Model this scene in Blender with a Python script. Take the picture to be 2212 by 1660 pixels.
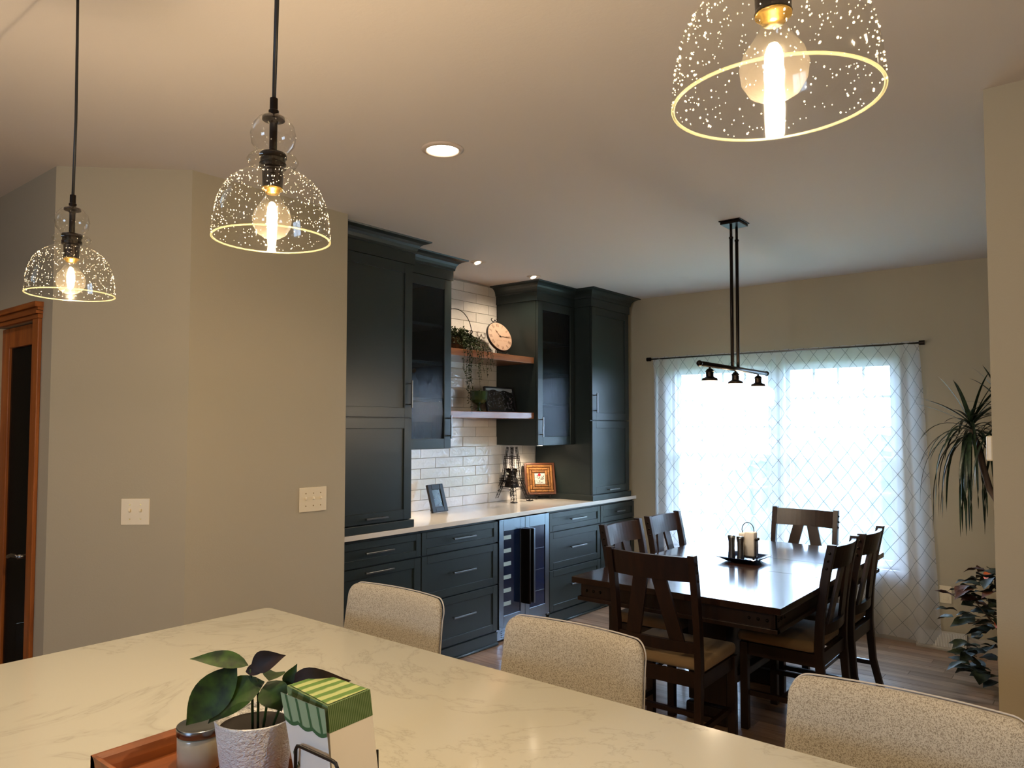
import bpy, bmesh, math, random
from mathutils import Vector, Matrix
random.seed(7)
PI = math.pi
scn = bpy.context.scene
COL = scn.collection
for o in list(bpy.data.objects):
    bpy.data.objects.remove(o)

# ---------------------------------------------------------------- camera
H0 = 1.542
cd = bpy.data.cameras.new('camera'); cam = bpy.data.objects.new('camera', cd); COL.objects.link(cam)
cd.sensor_width = 36.0; cd.lens = 1606.0 * 36 / 2212
cd.shift_x = 34.0 / 2212; cd.shift_y = 22.5 / 2212
cd.clip_start = 0.02
yaw, pitch, roll = .691, .0426, .002
cp, sp = math.cos(pitch), math.sin(pitch)
fw = Vector((-math.sin(yaw) * cp, math.cos(yaw) * cp, sp)); rt = Vector((math.cos(yaw), math.sin(yaw), 0)); up = rt.cross(fw)
r2 = rt * math.cos(roll) + up * math.sin(roll); u2 = -rt * math.sin(roll) + up * math.cos(roll)
cam.matrix_world = Matrix(((r2.x, u2.x, -fw.x, 0), (r2.y, u2.y, -fw.y, 0), (r2.z, u2.z, -fw.z, H0), (0, 0, 0, 1)))
scn.camera = cam

# ---------------------------------------------------------------- world, lights, exposure
scn.view_settings.view_transform = 'Standard'; scn.view_settings.look = 'None'
scn.view_settings.gamma = 1.0; scn.view_settings.use_curve_mapping = False
scn.view_settings.exposure = 1.8
w = bpy.data.worlds.new('overcast_sky'); scn.world = w; w.use_nodes = True
bg = w.node_tree.nodes['Background']
bg.inputs['Color'].default_value = (0.53, 0.72, 1.0, 1); bg.inputs['Strength'].default_value = 6.8
scn.cycles.use_denoising = True
scn.cycles.max_bounces = 8; scn.cycles.diffuse_bounces = 4; scn.cycles.glossy_bounces = 4
scn.cycles.transparent_max_bounces = 24; scn.cycles.transmission_bounces = 6
scn.cycles.sample_clamp_indirect = 4.0
scn.cycles.caustics_reflective = False; scn.cycles.caustics_refractive = False
WARM = (1.0, 0.73, 0.44); SOFT = (1.0, 0.79, 0.55)

def light(name, kind, loc, energy, color=WARM, size=.05, rot=(0, 0, 0), spot=None, blend=.6, sy=None):
    d = bpy.data.lights.new(name, kind); d.energy = energy; d.color = color
    if kind in ('POINT', 'SPOT'): d.shadow_soft_size = size
    if kind == 'AREA':
        d.size = size
        if sy: d.shape = 'RECTANGLE'; d.size_y = sy
    if kind == 'SPOT': d.spot_size = spot; d.spot_blend = blend
    o = bpy.data.objects.new(name, d); COL.objects.link(o); o.location = loc; o.rotation_euler = rot
    return o

# sky portals over the two windows (they only guide sampling of the sky)
for i, x in enumerate((-2.55, -1.64)):
    p = light('sky_portal', 'AREA', (x, 6.20, 1.28), 1, (1, 1, 1), .86, (-PI / 2, 0, 0), sy=1.6)
    p.data.cycles.is_portal = True
p = light('sky_portal', 'AREA', (-.95, -2.75, 1.6), 1, (1, 1, 1), 1.1, (PI / 2, 0, 0), sy=.9); p.data.cycles.is_portal = True
CAN_AND_FILLS = [(-2.142, 2.232), (.9, 1.6), (-2.3, -.8), (1.2, -.9), (-4.3, .3)]  # first is the visible can; the rest are unseen lamps added as fill
for i, (x, y) in enumerate(CAN_AND_FILLS):
    light('can_or_fill_spot', 'SPOT', (x, y, 2.69), 9, WARM, .06, (0, 0, 0), 2.5, .8)
for y in (3.95, 4.611):
    light('display_downlight', 'SPOT', (-3.45, y, 2.69), 9, SOFT, .02, (0, math.radians(27), 0), 1.9, .9)
for y in (5.07, 3.52):
    light('puck_light', 'SPOT', (-3.74, y, 1.375), 5, SOFT, .02, (0, 0, 0), 2.6, .8)

# ---------------------------------------------------------------- material helpers
def mat(name, color=(.5, .5, .5), rough=.5, metal=0., spec=.5, coat=0., coat_r=.1, emit=None, estr=1., trans=0., alpha=1., sheen=0.):
    m = bpy.data.materials.new(name); m.use_nodes = True
    b = m.node_tree.nodes['Principled BSDF']
    b.inputs['Base Color'].default_value = (*color, 1); b.inputs['Roughness'].default_value = rough
    b.inputs['Metallic'].default_value = metal; b.inputs['Specular IOR Level'].default_value = spec
    b.inputs['Coat Weight'].default_value = coat; b.inputs['Coat Roughness'].default_value = coat_r
    b.inputs['Transmission Weight'].default_value = trans; b.inputs['Alpha'].default_value = alpha
    b.inputs['Sheen Weight'].default_value = sheen
    if emit: b.inputs['Emission Color'].default_value = (*emit, 1); b.inputs['Emission Strength'].default_value = estr
    return m
def NT(m): return m.node_tree.nodes, m.node_tree.links, m.node_tree.nodes['Principled BSDF']
def coords(m, scale=(1, 1, 1), kind='Object', rot=(0, 0, 0)):
    n, l, b = NT(m)
    tc = n.new('ShaderNodeTexCoord'); mp = n.new('ShaderNodeMapping')
    mp.inputs['Scale'].default_value = scale; mp.inputs['Rotation'].default_value = rot
    l.new(tc.outputs[kind], mp.inputs['Vector']); return mp.outputs['Vector']
def noise(m, vec, scale=5, detail=3, rough=.5, dist=0.):
    n, l, b = NT(m); t = n.new('ShaderNodeTexNoise')
    t.inputs['Scale'].default_value = scale; t.inputs['Detail'].default_value = detail
    t.inputs['Roughness'].default_value = rough; t.inputs['Distortion'].default_value = dist
    l.new(vec, t.inputs['Vector']); return t.outputs['Fac']
def ramp(m, fac, stops):
    n, l, b = NT(m); r = n.new('ShaderNodeValToRGB'); l.new(fac, r.inputs['Fac'])
    e = r.color_ramp.elements
    while len(e) < len(stops): e.new(.5)
    for i, (p, c) in enumerate(stops): e[i].position = p; e[i].color = (*c, 1)
    return r.outputs['Color']
def bump(m, height, strength=.3, dist=.002):
    n, l, b = NT(m); bp = n.new('ShaderNodeBump'); bp.inputs['Strength'].default_value = strength
    bp.inputs['Distance'].default_value = dist; l.new(height, bp.inputs['Height']); l.new(bp.outputs['Normal'], b.inputs['Normal'])
def base(m, col): NT(m)[1].new(col, NT(m)[2].inputs['Base Color'])
def rnd(m, a=.85, b_=1.15):
    """per-object brightness factor"""
    n, l, b = NT(m); oi = n.new('ShaderNodeObjectInfo'); mr = n.new('ShaderNodeMapRange')
    mr.inputs['To Min'].default_value = a; mr.inputs['To Max'].default_value = b_
    l.new(oi.outputs['Random'], mr.inputs['Value']); return mr.outputs['Result']
def mul(m, col, fac):
    n, l, b = NT(m); x = n.new('ShaderNodeVectorMath'); x.operation = 'SCALE'
    l.new(col, x.inputs[0]); l.new(fac, x.inputs['Scale']); return x.outputs['Vector']

def wood(name, dark, light_, scale=(1, 1, 1), rough=.4, coat=0., vary=False, axis='x'):
    m = mat(name, light_, rough, coat=coat, coat_r=.08)
    s = {'x': (1.2, 14, 14), 'y': (14, 1.2, 14), 'z': (14, 14, 1.2)}[axis]
    v = coords(m, s); f = noise(m, v, 2.2, 5, .6, .6)
    c = ramp(m, f, [(.3, dark), (.7, light_)])
    if vary: c = mul(m, c, rnd(m, .7, 1.25))
    base(m, c); bump(m, f, .12, .001); return m

M = {}
M['wall'] = m = mat('painted_wall', (.43, .38, .275), .75, spec=.3)
bump(m, noise(m, coords(m), 130, 3, .6), .35, .0012)
M['ceiling'] = m = mat('ceiling_paint', (.66, .61, .565), .85, spec=.2)
bump(m, noise(m, coords(m), 60, 4, .6), .3, .002)
M['trimpaint'] = mat('grey_trim_paint', (.45, .42, .37), .5)
M['cab'] = m = mat('cabinet_paint', (.013, .021, .020), .36, spec=.5)
bump(m, noise(m, coords(m), 300, 2), .05, .0005)
M['cab_in'] = mat('cabinet_inside', (.035, .05, .055), .5)
M['quartz'] = m = mat('quartz_pale', (.72, .68, .62), .12, spec=.5)
M['marble'] = m = mat('island_quartz', (.8, .76, .68), .1, spec=.5)
n, l, b = NT(m)
v = coords(m, (1, 1, 1)); f1 = noise(m, v, 1.5, 6, .62, 1.2)
sub = n.new('ShaderNodeMath'); sub.operation = 'SUBTRACT'; sub.inputs[1].default_value = .5; l.new(f1, sub.inputs[0])
ab = n.new('ShaderNodeMath'); ab.operation = 'ABSOLUTE'; l.new(sub.outputs[0], ab.inputs[0])
msk = noise(m, v, 1.7, 2)
dv = n.new('ShaderNodeMath'); dv.operation = 'DIVIDE'; l.new(ab.outputs[0], dv.inputs[0]); l.new(msk, dv.inputs[1])
base(m, ramp(m, dv.outputs[0], [(0., (.40, .39, .32)), (.010, (.45, .44, .37)), (.05, (.48, .47, .395))]))
M['tile'] = m = mat('glazed_tile', (.78, .76, .74), .07, spec=.6)
f = noise(m, coords(m, (1, 1, 1)), 22, 2, .5, 1.0); bump(m, f, .55, .004)
base(m, mul(m, ramp(m, f, [(.2, (.74, .72, .70)), (.8, (.80, .78, .76))]), rnd(m, .9, 1.06)))
M['grout'] = mat('grout', (.42, .40, .38), .9)
M['floor'] = wood('oak_floor_base', (.12, .06, .03), (.2, .11, .06), rough=.35)
M['plank'] = wood('oak_plank', (.24, .14, .085), (.46, .30, .20), rough=.28, coat=.2, vary=True)
M['espresso'] = wood('espresso_wood', (.006, .002, .001), (.020, .006, .0022), rough=.4, coat=.1, axis='z')
M['tabletop'] = wood('espresso_tabletop', (.010, .0045, .003), (.026, .010, .006), rough=.2, coat=.5, axis='y')
M['cherry'] = wood('cherry_wood', (.20, .048, .007), (.40, .115, .016), rough=.4, axis='z')
M['cherryx'] = wood('cherry_wood_flat', (.20, .048, .007), (.40, .115, .016), rough=.4, axis='x')
M['shelfwood'] = wood('shelf_wood', (.20, .07, .022), (.34, .13, .045), rough=.3, coat=.3, axis='y')
M['traywood'] = wood('tray_wood', (.12, .028, .004), (.26, .07, .010), rough=.45, axis='y')
M['steel'] = mat('brushed_steel', (.22, .25, .29), .26, 1.)
M['nickel'] = mat('satin_nickel', (.22, .22, .22), .3, 1.)
M['plate'] = mat('pale_plate', (.34, .45, .45), .4)
M['bronze'] = mat('dark_bronze', (.02, .015, .012), .35, .9)
M['blackmetal'] = mat('black_iron', (.015, .012, .01), .45, .6)
M['black'] = mat('black_paint', (.006, .006, .008), .35, spec=.3)
M['rubber'] = mat('black_plastic', (.01, .01, .01), .5)
M['darkglass'] = mat('dark_glass', (.006, .014, .045), .08, spec=.6)
M['ivory'] = mat('ivory_plastic', (.80, .70, .50), .35)
M['white'] = mat('white_vinyl', (.75, .76, .76), .4)
M['seatfab'] = m = mat('tan_seat_fabric', (.30, .20, .10), .85, sheen=.2)
bump(m, noise(m, coords(m), 300, 2), .3, .001)
M['tweed'] = m = mat('oatmeal_tweed', (.5, .45, .35), .9, sheen=.3)
v = coords(m); f = noise(m, v, 520, 2, .8); f2 = noise(m, v, 260, 2, .7)
n, l, b = NT(m); ad = n.new('ShaderNodeMath'); ad.operation = 'ADD'; l.new(f, ad.inputs[0]); l.new(f2, ad.inputs[1])
base(m, ramp(m, ad.outputs[0], [(.36, (.20, .17, .125)), (.5, (.32, .285, .22)), (.64, (.46, .42, .34))])); NT(m)[0]
for nd in n:
    if nd.type == 'VALTORGB':
        for e, p in zip(nd.color_ramp.elements, (.72, .98, 1.25)): e.position = min(p, 1)
bump(m, f, .5, .002)
M['tweedpipe'] = mat('pale_piping', (.45, .42, .38), .8)
M['soil'] = mat('potting_soil', (.008, .005, .003), .95)
M['candlewax'] = mat('cream_wax_glass', (.42, .38, .27), .2, coat=.6)
M['napkin'] = mat('white_paper', (.66, .62, .56), .85)
M['goldmetal'] = mat('brass', (.85, .55, .15), .25, 1.)
M['goblet'] = mat('green_pressed_glass', (.035, .06, .018), .12, coat=.5)
M['amber'] = mat('amber_ceramic', (.45, .2, .03), .3)
M['orange'] = mat('orange_petal', (.6, .12, .02), .6)
M['red'] = mat('red_glaze', (.6, .01, .02), .4)
M['cork'] = m = mat('wine_cork', (.50, .26, .08), .7)
base(m, mul(m, ramp(m, noise(m, coords(m), 90, 3), [(.3, (.22, .085, .018)), (.7, (.38, .17, .045))]), rnd(m, .7, 1.25)))
M['corkrim'] = mat('stained_frame', (.11, .028, .006), .35, coat=.3)
M['clockface'] = mat('pink_cream_dial', (.50, .34, .25), .5)
M['ink'] = mat('brown_ink', (.12, .05, .02), .6)
M['inkpale'] = mat('faded_ink', (.45, .30, .20), .7)
M['lawn'] = mat('lawn', (.16, .24, .12), .9)
M['hedge'] = m = mat('hedge_leaf', (.10, .19, .13), .8)
base(m, ramp(m, noise(m, coords(m), 3, 4), [(.35, (.03, .06, .05)), (.7, (.10, .16, .13))]))

def leafmat(name, dark, light_, rough=.4, back=None):
    m = mat(name, light_, rough, spec=.3)
    c = ramp(m, noise(m, coords(m, (1, 1, 1)), 40, 3), [(.35, dark), (.65, light_)])
    c = mul(m, c, rnd(m, .7, 1.3))
    if back:
        n, l, b = NT(m); g = n.new('ShaderNodeNewGeometry'); mx = n.new('ShaderNodeMix'); mx.data_type = 'RGBA'
        l.new(g.outputs['Backfacing'], mx.inputs['Factor']); l.new(c, mx.inputs['A']); mx.inputs['B'].default_value = (*back, 1)
        c = mx.outputs['Result']
    base(m, c); return m
M['leafgreen'] = leafmat('glossy_green_leaf', (.004, .012, .003), (.020, .052, .004), .6)
M['leafmaroon'] = leafmat('maroon_leaf', (.012, .005, .003), (.026, .010, .006), .6)
M['dracaena'] = leafmat('dark_strap_leaf', (.008, .016, .008), (.022, .04, .018), .35)
M['poinsettia'] = leafmat('dull_green_leaf', (.01, .016, .009), (.035, .045, .022), .5)
M['rust'] = leafmat('rusty_leaf', (.05, .018, .008), (.13, .045, .018), .6)
M['ivyleaf'] = leafmat('small_succulent_leaf', (.008, .016, .005), (.040, .056, .018), .5)
M['bark'] = mat('tan_bark', (.10, .06, .035), .85)
M['potgloss'] = mat('dark_ceramic', (.006, .006, .006), .6)

def thin_glass(name, tint=(1, 1, 1), refl=.12, rough=.02, haze=0., hazecol=(1, 1, 1), bumps=None, ior=1.45, fr=1.0):
    m = bpy.data.materials.new(name); m.use_nodes = True; n, l = m.node_tree.nodes, m.node_tree.links
    n.clear(); out = n.new('ShaderNodeOutputMaterial'); t = n.new('ShaderNodeBsdfTransparent'); g = n.new('ShaderNodeBsdfGlossy')
    t.inputs['Color'].default_value = (*tint, 1); g.inputs['Roughness'].default_value = rough
    lw0 = n.new('ShaderNodeLayerWeight'); lw0.inputs['Blend'].default_value = .5
    lw = n.new('ShaderNodeMath'); lw.operation = 'POWER'; lw.inputs[1].default_value = 4.0; l.new(lw0.outputs['Facing'], lw.inputs[0])
    mx = n.new('ShaderNodeMixShader'); ml = n.new('ShaderNodeMath'); ml.operation = 'MULTIPLY_ADD'
    ml.inputs[1].default_value = fr; ml.inputs[2].default_value = refl
    l.new(lw.outputs[0], ml.inputs[0]); l.new(ml.outputs[0], mx.inputs[0]); l.new(t.outputs[0], mx.inputs[1]); l.new(g.outputs[0], mx.inputs[2])
    last = mx.outputs[0]
    if haze:
        d = n.new('ShaderNodeBsdfDiffuse'); d.inputs['Color'].default_value = (*hazecol, 1)
        tr = n.new('ShaderNodeBsdfTranslucent'); tr.inputs['Color'].default_value = (*hazecol, 1)
        a = n.new('ShaderNodeMixShader'); a.inputs[0].default_value = .5; l.new(d.outputs[0], a.inputs[1]); l.new(tr.outputs[0], a.inputs[2])
        m2 = n.new('ShaderNodeMixShader'); m2.inputs[0].default_value = haze; l.new(last, m2.inputs[1]); l.new(a.outputs[0], m2.inputs[2]); last = m2.outputs[0]
    if bumps:
        tc = n.new('ShaderNodeTexCoord'); mp = n.new('ShaderNodeMapping'); mp.inputs['Scale'].default_value = bumps[0]
        nz = n.new('ShaderNodeTexNoise'); nz.inputs['Scale'].default_value = bumps[1]; bp = n.new('ShaderNodeBump')
        bp.inputs['Strength'].default_value = bumps[2]; bp.inputs['Distance'].default_value = .01
        l.new(tc.outputs['Object'], mp.inputs[0]); l.new(mp.outputs[0], nz.inputs['Vector']); l.new(nz.outputs['Fac'], bp.inputs['Height']); l.new(bp.outputs[0], g.inputs['Normal'])
    l.new(last, out.inputs['Surface']); return m
M['pane'] = thin_glass('window_pane', (.97, .99, 1), .04, .01, fr=.6)
M['shade'] = thin_glass('seeded_glass', (.975, .975, .95), .04, .05, .0, fr=.45)
M['bubbleglass'] = thin_glass('clear_glass', (.96, .96, .955), .05, .03, .0, fr=.9)
M['frost'] = thin_glass('milky_shade_glass', (1, 1, 1), .03, .05, .5, (1, .97, .93))
M['rippled'] = thin_glass('seeded_cabinet_glass', (.55, .6, .65), .03, .13, .004, (.6, .75, .9), ((3, 3, .35), 45, .5), fr=.5)
M['doorglass'] = thin_glass('door_glass', (.22, .22, .20), .005, .4, .02, (.2, .2, .16), fr=.25)
M['seedb'] = thin_glass('glass_seed', (1, 1, 1), .12, .2, .22, (1, .97, .9), fr=.5)
M['rimglass'] = thin_glass('glass_rim', (.9, .92, .8), .05, .2, .045, (.75, .74, .55), fr=.3)
M['bulbglow'] = mat('lit_bulb', (1, 1, 1), .5, emit=(1, .80, .52), estr=45)
M['bulbglass'] = thin_glass('bulb_envelope', (1, .99, .96), .05, .02, .0015, (1, .9, .75), fr=.5)
M['canglow'] = mat('lit_diffuser', (1, 1, 1), .5, emit=(1, .80, .58), estr=6)
M['candim'] = mat('white_trim', (.6, .5, .42), .5)

# sheer curtain: mostly see-through weave with thin woven diamond lines (UV = metres along cloth, height)
def curtain_mat():
    m = bpy.data.materials.new('sheer_lattice_curtain'); m.use_nodes = True; n, l = m.node_tree.nodes, m.node_tree.links; n.clear()
    out = n.new('ShaderNodeOutputMaterial'); tc = n.new('ShaderNodeTexCoord'); sx = n.new('ShaderNodeSeparateXYZ'); l.new(tc.outputs['UV'], sx.inputs[0])
    def mth(op, a, b=None):
        x = n.new('ShaderNodeMath'); x.operation = op
        for i, v in enumerate((a, b)):
            if v is None: continue
            if isinstance(v, (int, float)): x.inputs[i].default_value = v
            else: l.new(v, x.inputs[i])
        return x.outputs[0]
    u = mth('DIVIDE', sx.outputs[0], .118); v = mth('DIVIDE', sx.outputs[1], .150)
    def line(s):
        f = mth('FRACT', s); d = mth('ABSOLUTE', mth('SUBTRACT', f, .5)); return mth('GREATER_THAN', d, .481)
    lin = mth('MAXIMUM', line(mth('ADD', mth('ADD', u, v), 40)), line(mth('ADD', mth('SUBTRACT', u, v), 40)))
    t = n.new('ShaderNodeBsdfTransparent'); t.inputs['Color'].default_value = (1, 1, 1, 1)
    d = n.new('ShaderNodeBsdfDiffuse'); tr = n.new('ShaderNodeBsdfTranslucent')
    for q in (d, tr): q.inputs['Color'].default_value = (.86, .88, .93, 1)
    a = n.new('ShaderNodeMixShader'); a.inputs[0].default_value = .55; l.new(d.outputs[0], a.inputs[1]); l.new(tr.outputs[0], a.inputs[2])
    d2 = n.new('ShaderNodeBsdfDiffuse'); d2.inputs['Color'].default_value = (.24, .27, .30, 1)
    mA = n.new('ShaderNodeMixShader'); mA.inputs[0].default_value = .50; l.new(t.outputs[0], mA.inputs[1]); l.new(a.outputs[0], mA.inputs[2])
    mB = n.new('ShaderNodeMixShader'); mB.inputs[0].default_value = .75; l.new(t.outputs[0], mB.inputs[1]); l.new(d2.outputs[0], mB.inputs[2])
    mx = n.new('ShaderNodeMixShader'); l.new(lin, mx.inputs[0]); l.new(mA.outputs[0], mx.inputs[1]); l.new(mB.outputs[0], mx.inputs[2])
    l.new(mx.outputs[0], out.inputs['Surface']); return m
M['sheer'] = curtain_mat()
# printed pictures
def picture(name, stops, scale, det=4):
    m = mat(name, (.1, .1, .1), .15, coat=.5); base(m, ramp(m, noise(m, coords(m), scale, det, .7), stops)); return m
M['photo_group'] = picture('group_photo', [(.40, (.004, .005, .006)), (.54, (.012, .014, .016)), (.62, (.05, .06, .075)), (.74, (.25, .2, .2))], 38)
M['photo_blue'] = picture('blue_photo', [(.35, (.008, .02, .035)), (.5, (.012, .04, .06)), (.62, (.04, .07, .08)), (.75, (.2, .24, .24))], 28)
M['skystrip'] = mat('photo_sky', (.28, .33, .38), .2)
def stripe_mat(name, axis, a, b_, period, width, soft=None):
    m = mat(name, a, .85); n, l, bs = NT(m); v = coords(m); s = n.new('ShaderNodeSeparateXYZ'); l.new(v, s.inputs[0])
    x = n.new('ShaderNodeMath'); x.operation = 'DIVIDE'; x.inputs[1].default_value = period; l.new(s.outputs[axis], x.inputs[0])
    f = n.new('ShaderNodeMath'); f.operation = 'FRACT'; l.new(x.outputs[0], f.inputs[0])
    nz = noise(m, v, 60, 2); ad = n.new('ShaderNodeMath'); ad.operation = 'MULTIPLY_ADD'; ad.inputs[1].default_value = .35; l.new(nz, ad.inputs[0]); l.new(f.outputs[0], ad.inputs[2])
    base(m, ramp(m, ad.outputs[0], [(width, b_), (width + .12, a)])); return m
M['gingham'] = stripe_mat('green_striped_napkin', 0, (.30, .34, .13), (.07, .15, .025), .024, .62)
M['ginghamside'] = stripe_mat('green_napkin_edge', 1, (.13, .19, .08), (.045, .09, .02), .0035, .65)
M['greenprint'] = mat('green_print', (.035, .10, .03), .8); M['palegreen'] = mat('pale_green_print', (.24, .32, .18), .8)
M['yellowprint'] = mat('yellow_print', (.45, .42, .01), .8)
M['potwhite'] = m = mat('white_textured_ceramic', (.70, .70, .70), .45)
bump(m, noise(m, coords(m, (1, 1, 1.6)), 120, 3, .6, .5), 1.0, .008)

# ---------------------------------------------------------------- geometry helpers
class MB:
    def __init__(s): s.b = bmesh.new()
    def box(s, x0, x1, y0, y1, z0, z1, mx=None):
        r = bmesh.ops.create_cube(s.b, size=1.0)
        m = Matrix.Translation(((x0 + x1) / 2, (y0 + y1) / 2, (z0 + z1) / 2)) @ Matrix.Diagonal((abs(x1 - x0), abs(y1 - y0), abs(z1 - z0), 1))
        bmesh.ops.transform(s.b, matrix=(mx @ m if mx else m), verts=r['verts']); return s
    def rbox(s, x0, x1, y0, y1, z0, z1, r=.005, seg=2, mx=None):
        t = MB(); t.box(x0, x1, y0, y1, z0, z1)
        bmesh.ops.bevel(t.b, geom=list(t.b.edges), offset=r, segments=seg, affect='EDGES', profile=.5)
        if mx: bmesh.ops.transform(t.b, matrix=mx, verts=t.b.verts)
        s.join(t); return s
    def join(s, t):
        me = bpy.data.meshes.new('tmp'); t.b.to_mesh(me); s.b.from_mesh(me); bpy.data.meshes.remove(me); t.b.free(); return s
    def beam(s, a, b, w, h, upv=(0, 0, 1)):
        a, b = Vector(a), Vector(b); d = b - a; L = d.length; d.normalize(); u = Vector(upv)
        sx = d.cross(u)
        if sx.length < 1e-4: sx = Vector((1, 0, 0))
        sx.normalize(); u = sx.cross(d)
        mx = Matrix.Translation((a + b) / 2) @ Matrix((sx, d, u)).transposed().to_4x4()
        return s.box(-w / 2, w / 2, -L / 2, L / 2, -h / 2, h / 2, mx)
    def cyl(s, a, b, r, r2_=None, n=16, cap=True):
        a, b = Vector(a), Vector(b); d = b - a
        q = d.to_track_quat('Z', 'Y').to_matrix().to_4x4()
        bmesh.ops.create_cone(s.b, cap_ends=cap, segments=n, radius1=r, radius2=r if r2_ is None else r2_, depth=d.length,
                              matrix=Matrix.Translation((a + b) / 2) @ q); return s
    def sph(s, c, r, n=12, sc=(1, 1, 1)):
        bmesh.ops.create_uvsphere(s.b, u_segments=n, v_segments=max(6, n // 2), radius=r, matrix=Matrix.Translation(c) @ Matrix.Diagonal((*sc, 1))); return s
    def ico(s, c, r, sub=1, sc=(1, 1, 1)):
        bmesh.ops.create_icosphere(s.b, subdivisions=sub, radius=r, matrix=Matrix.Translation(c) @ Matrix.Diagonal((*sc, 1))); return s
    def tube(s, pts, r, n=8, closed=False):
        pts = [Vector(p) for p in pts]; rings = []; N = len(pts); prev = None
        for i, p in enumerate(pts):
            if closed: d = pts[(i + 1) % N] - pts[i - 1]
            else: d = pts[min(i + 1, N - 1)] - pts[max(i - 1, 0)]
            d.normalize()
            if prev is None:
                u = Vector((0, 0, 1)) if abs(d.z) < .9 else Vector((1, 0, 0)); u = (u - d * u.dot(d)).normalized()
            else: u = (prev - d * prev.dot(d)).normalized()
            prev = u; v = d.cross(u); rr = r(i / max(1, N - 1)) if callable(r) else r
            rings.append([s.b.verts.new(p + (u * math.cos(2 * PI * k / n) + v * math.sin(2 * PI * k / n)) * rr) for k in range(n)])
        for i in range(N if closed else N - 1):
            A, B = rings[i], rings[(i + 1) % N]
            for k in range(n): s.b.faces.new((A[k], A[(k + 1) % n], B[(k + 1) % n], B[k]))
        if not closed:
            s.b.faces.new(rings[0][::-1]); s.b.faces.new(rings[-1])
        return s
    def lathe(s, prof, c=(0, 0, 0), n=32, close=False):
        c = Vector(c); rings = []
        for r, z in prof:
            if r < 1e-5: rings.append([s.b.verts.new(c + Vector((0, 0, z)))])
            else: rings.append([s.b.verts.new(c + Vector((r * math.cos(2 * PI * k / n), r * math.sin(2 * PI * k / n), z))) for k in range(n)])
        pr = list(zip(rings, rings[1:])) + ([(rings[-1], rings[0])] if close else [])
        for A, B in pr:
            for k in range(n):
                k2 = (k + 1) % n
                f = ([A[k], A[k2], B[k2], B[k]] if len(A) > 1 and len(B) > 1 else [A[0], B[k2], B[k]] if len(A) == 1 else [A[k], A[k2], B[0]])
                if len(set(f)) > 2: s.b.faces.new(f)
        return s
    def prism(s, poly, z0, z1, mx=None):
        a = [s.b.verts.new((x, y, z0)) for x, y in poly]; b = [s.b.verts.new((x, y, z1)) for x, y in poly]
        s.b.faces.new(a[::-1]); s.b.faces.new(b); N = len(poly)
        for i in range(N): s.b.faces.new((a[i], a[(i + 1) % N], b[(i + 1) % N], b[i]))
        if mx: bmesh.ops.transform(s.b, matrix=mx, verts=a + b)
        return s
    def grid(s, P, thick=0):
        V = [[s.b.verts.new(p) for p in row] for row in P]
        for i in range(len(V) - 1):
            for j in range(len(V[0]) - 1): s.b.faces.new((V[i][j], V[i + 1][j], V[i + 1][j + 1], V[i][j + 1]))
        return s
    def xf(s, mx): bmesh.ops.transform(s.b, matrix=mx, verts=s.b.verts); return s
    def build(s, name, m, parent=None, smooth=False, bev=0, off=None):
        me = bpy.data.meshes.new(name)
        bmesh.ops.recalc_face_normals(s.b, faces=s.b.faces)
        if parent is not None:
            o0 = Vector(parent.get('_org', (0, 0, 0))) if off is None else Vector(off)
            if o0.length > 0: bmesh.ops.translate(s.b, vec=-o0, verts=s.b.verts)
        s.b.to_mesh(me); s.b.free()
        if smooth: me.polygons.foreach_set('use_smooth', [True] * len(me.polygons))
        if m is not None: me.materials.append(M[m] if isinstance(m, str) else m)
        o = bpy.data.objects.new(name, me); COL.objects.link(o)
        if parent is not None:
            o.parent = parent; o['_org'] = list(parent.get('_org', (0, 0, 0)))
        if bev:
            md = o.modifiers.new('bevel', 'BEVEL'); md.width = bev; md.segments = 2; md.limit_method = 'ANGLE'
        if smooth:
            pass
        return o
def tag(o, label, cat, group=None):
    o['label'] = label; o['category'] = cat
    if group: o['group'] = group
    return o
def thing(name, label, cat, loc=(0, 0, 0), group=None, local=False):
    o = bpy.data.objects.new(name, None); COL.objects.link(o); o.location = loc; o.empty_display_size = .05
    o['_org'] = [0, 0, 0] if local else list(loc)
    return tag(o, label, cat, group)
def struct(mb, name, m, parent=None, **k):
    o = mb.build(name, m, parent, **k)
    if parent is None: o['kind'] = 'structure'
    return o
def sgroup(name, loc=(0, 0, 0)):
    o = bpy.data.objects.new(name, None); COL.objects.link(o); o['kind'] = 'structure'; o['_org'] = [0, 0, 0]; return o
def dup(o, loc=None, rotz=None, label=None, parent=None):
    c = o.copy(); COL.objects.link(c); c.parent = parent
    if loc is not None: c.location = loc
    if rotz is not None: c.rotation_euler = (0, 0, rotz)
    if label: c['label'] = label
    for ch in o.children: dup(ch, parent=c)
    return c

C = 2.708; W = 6.06; XB = -3.97; F = -3.37; FG = -3.54

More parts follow.
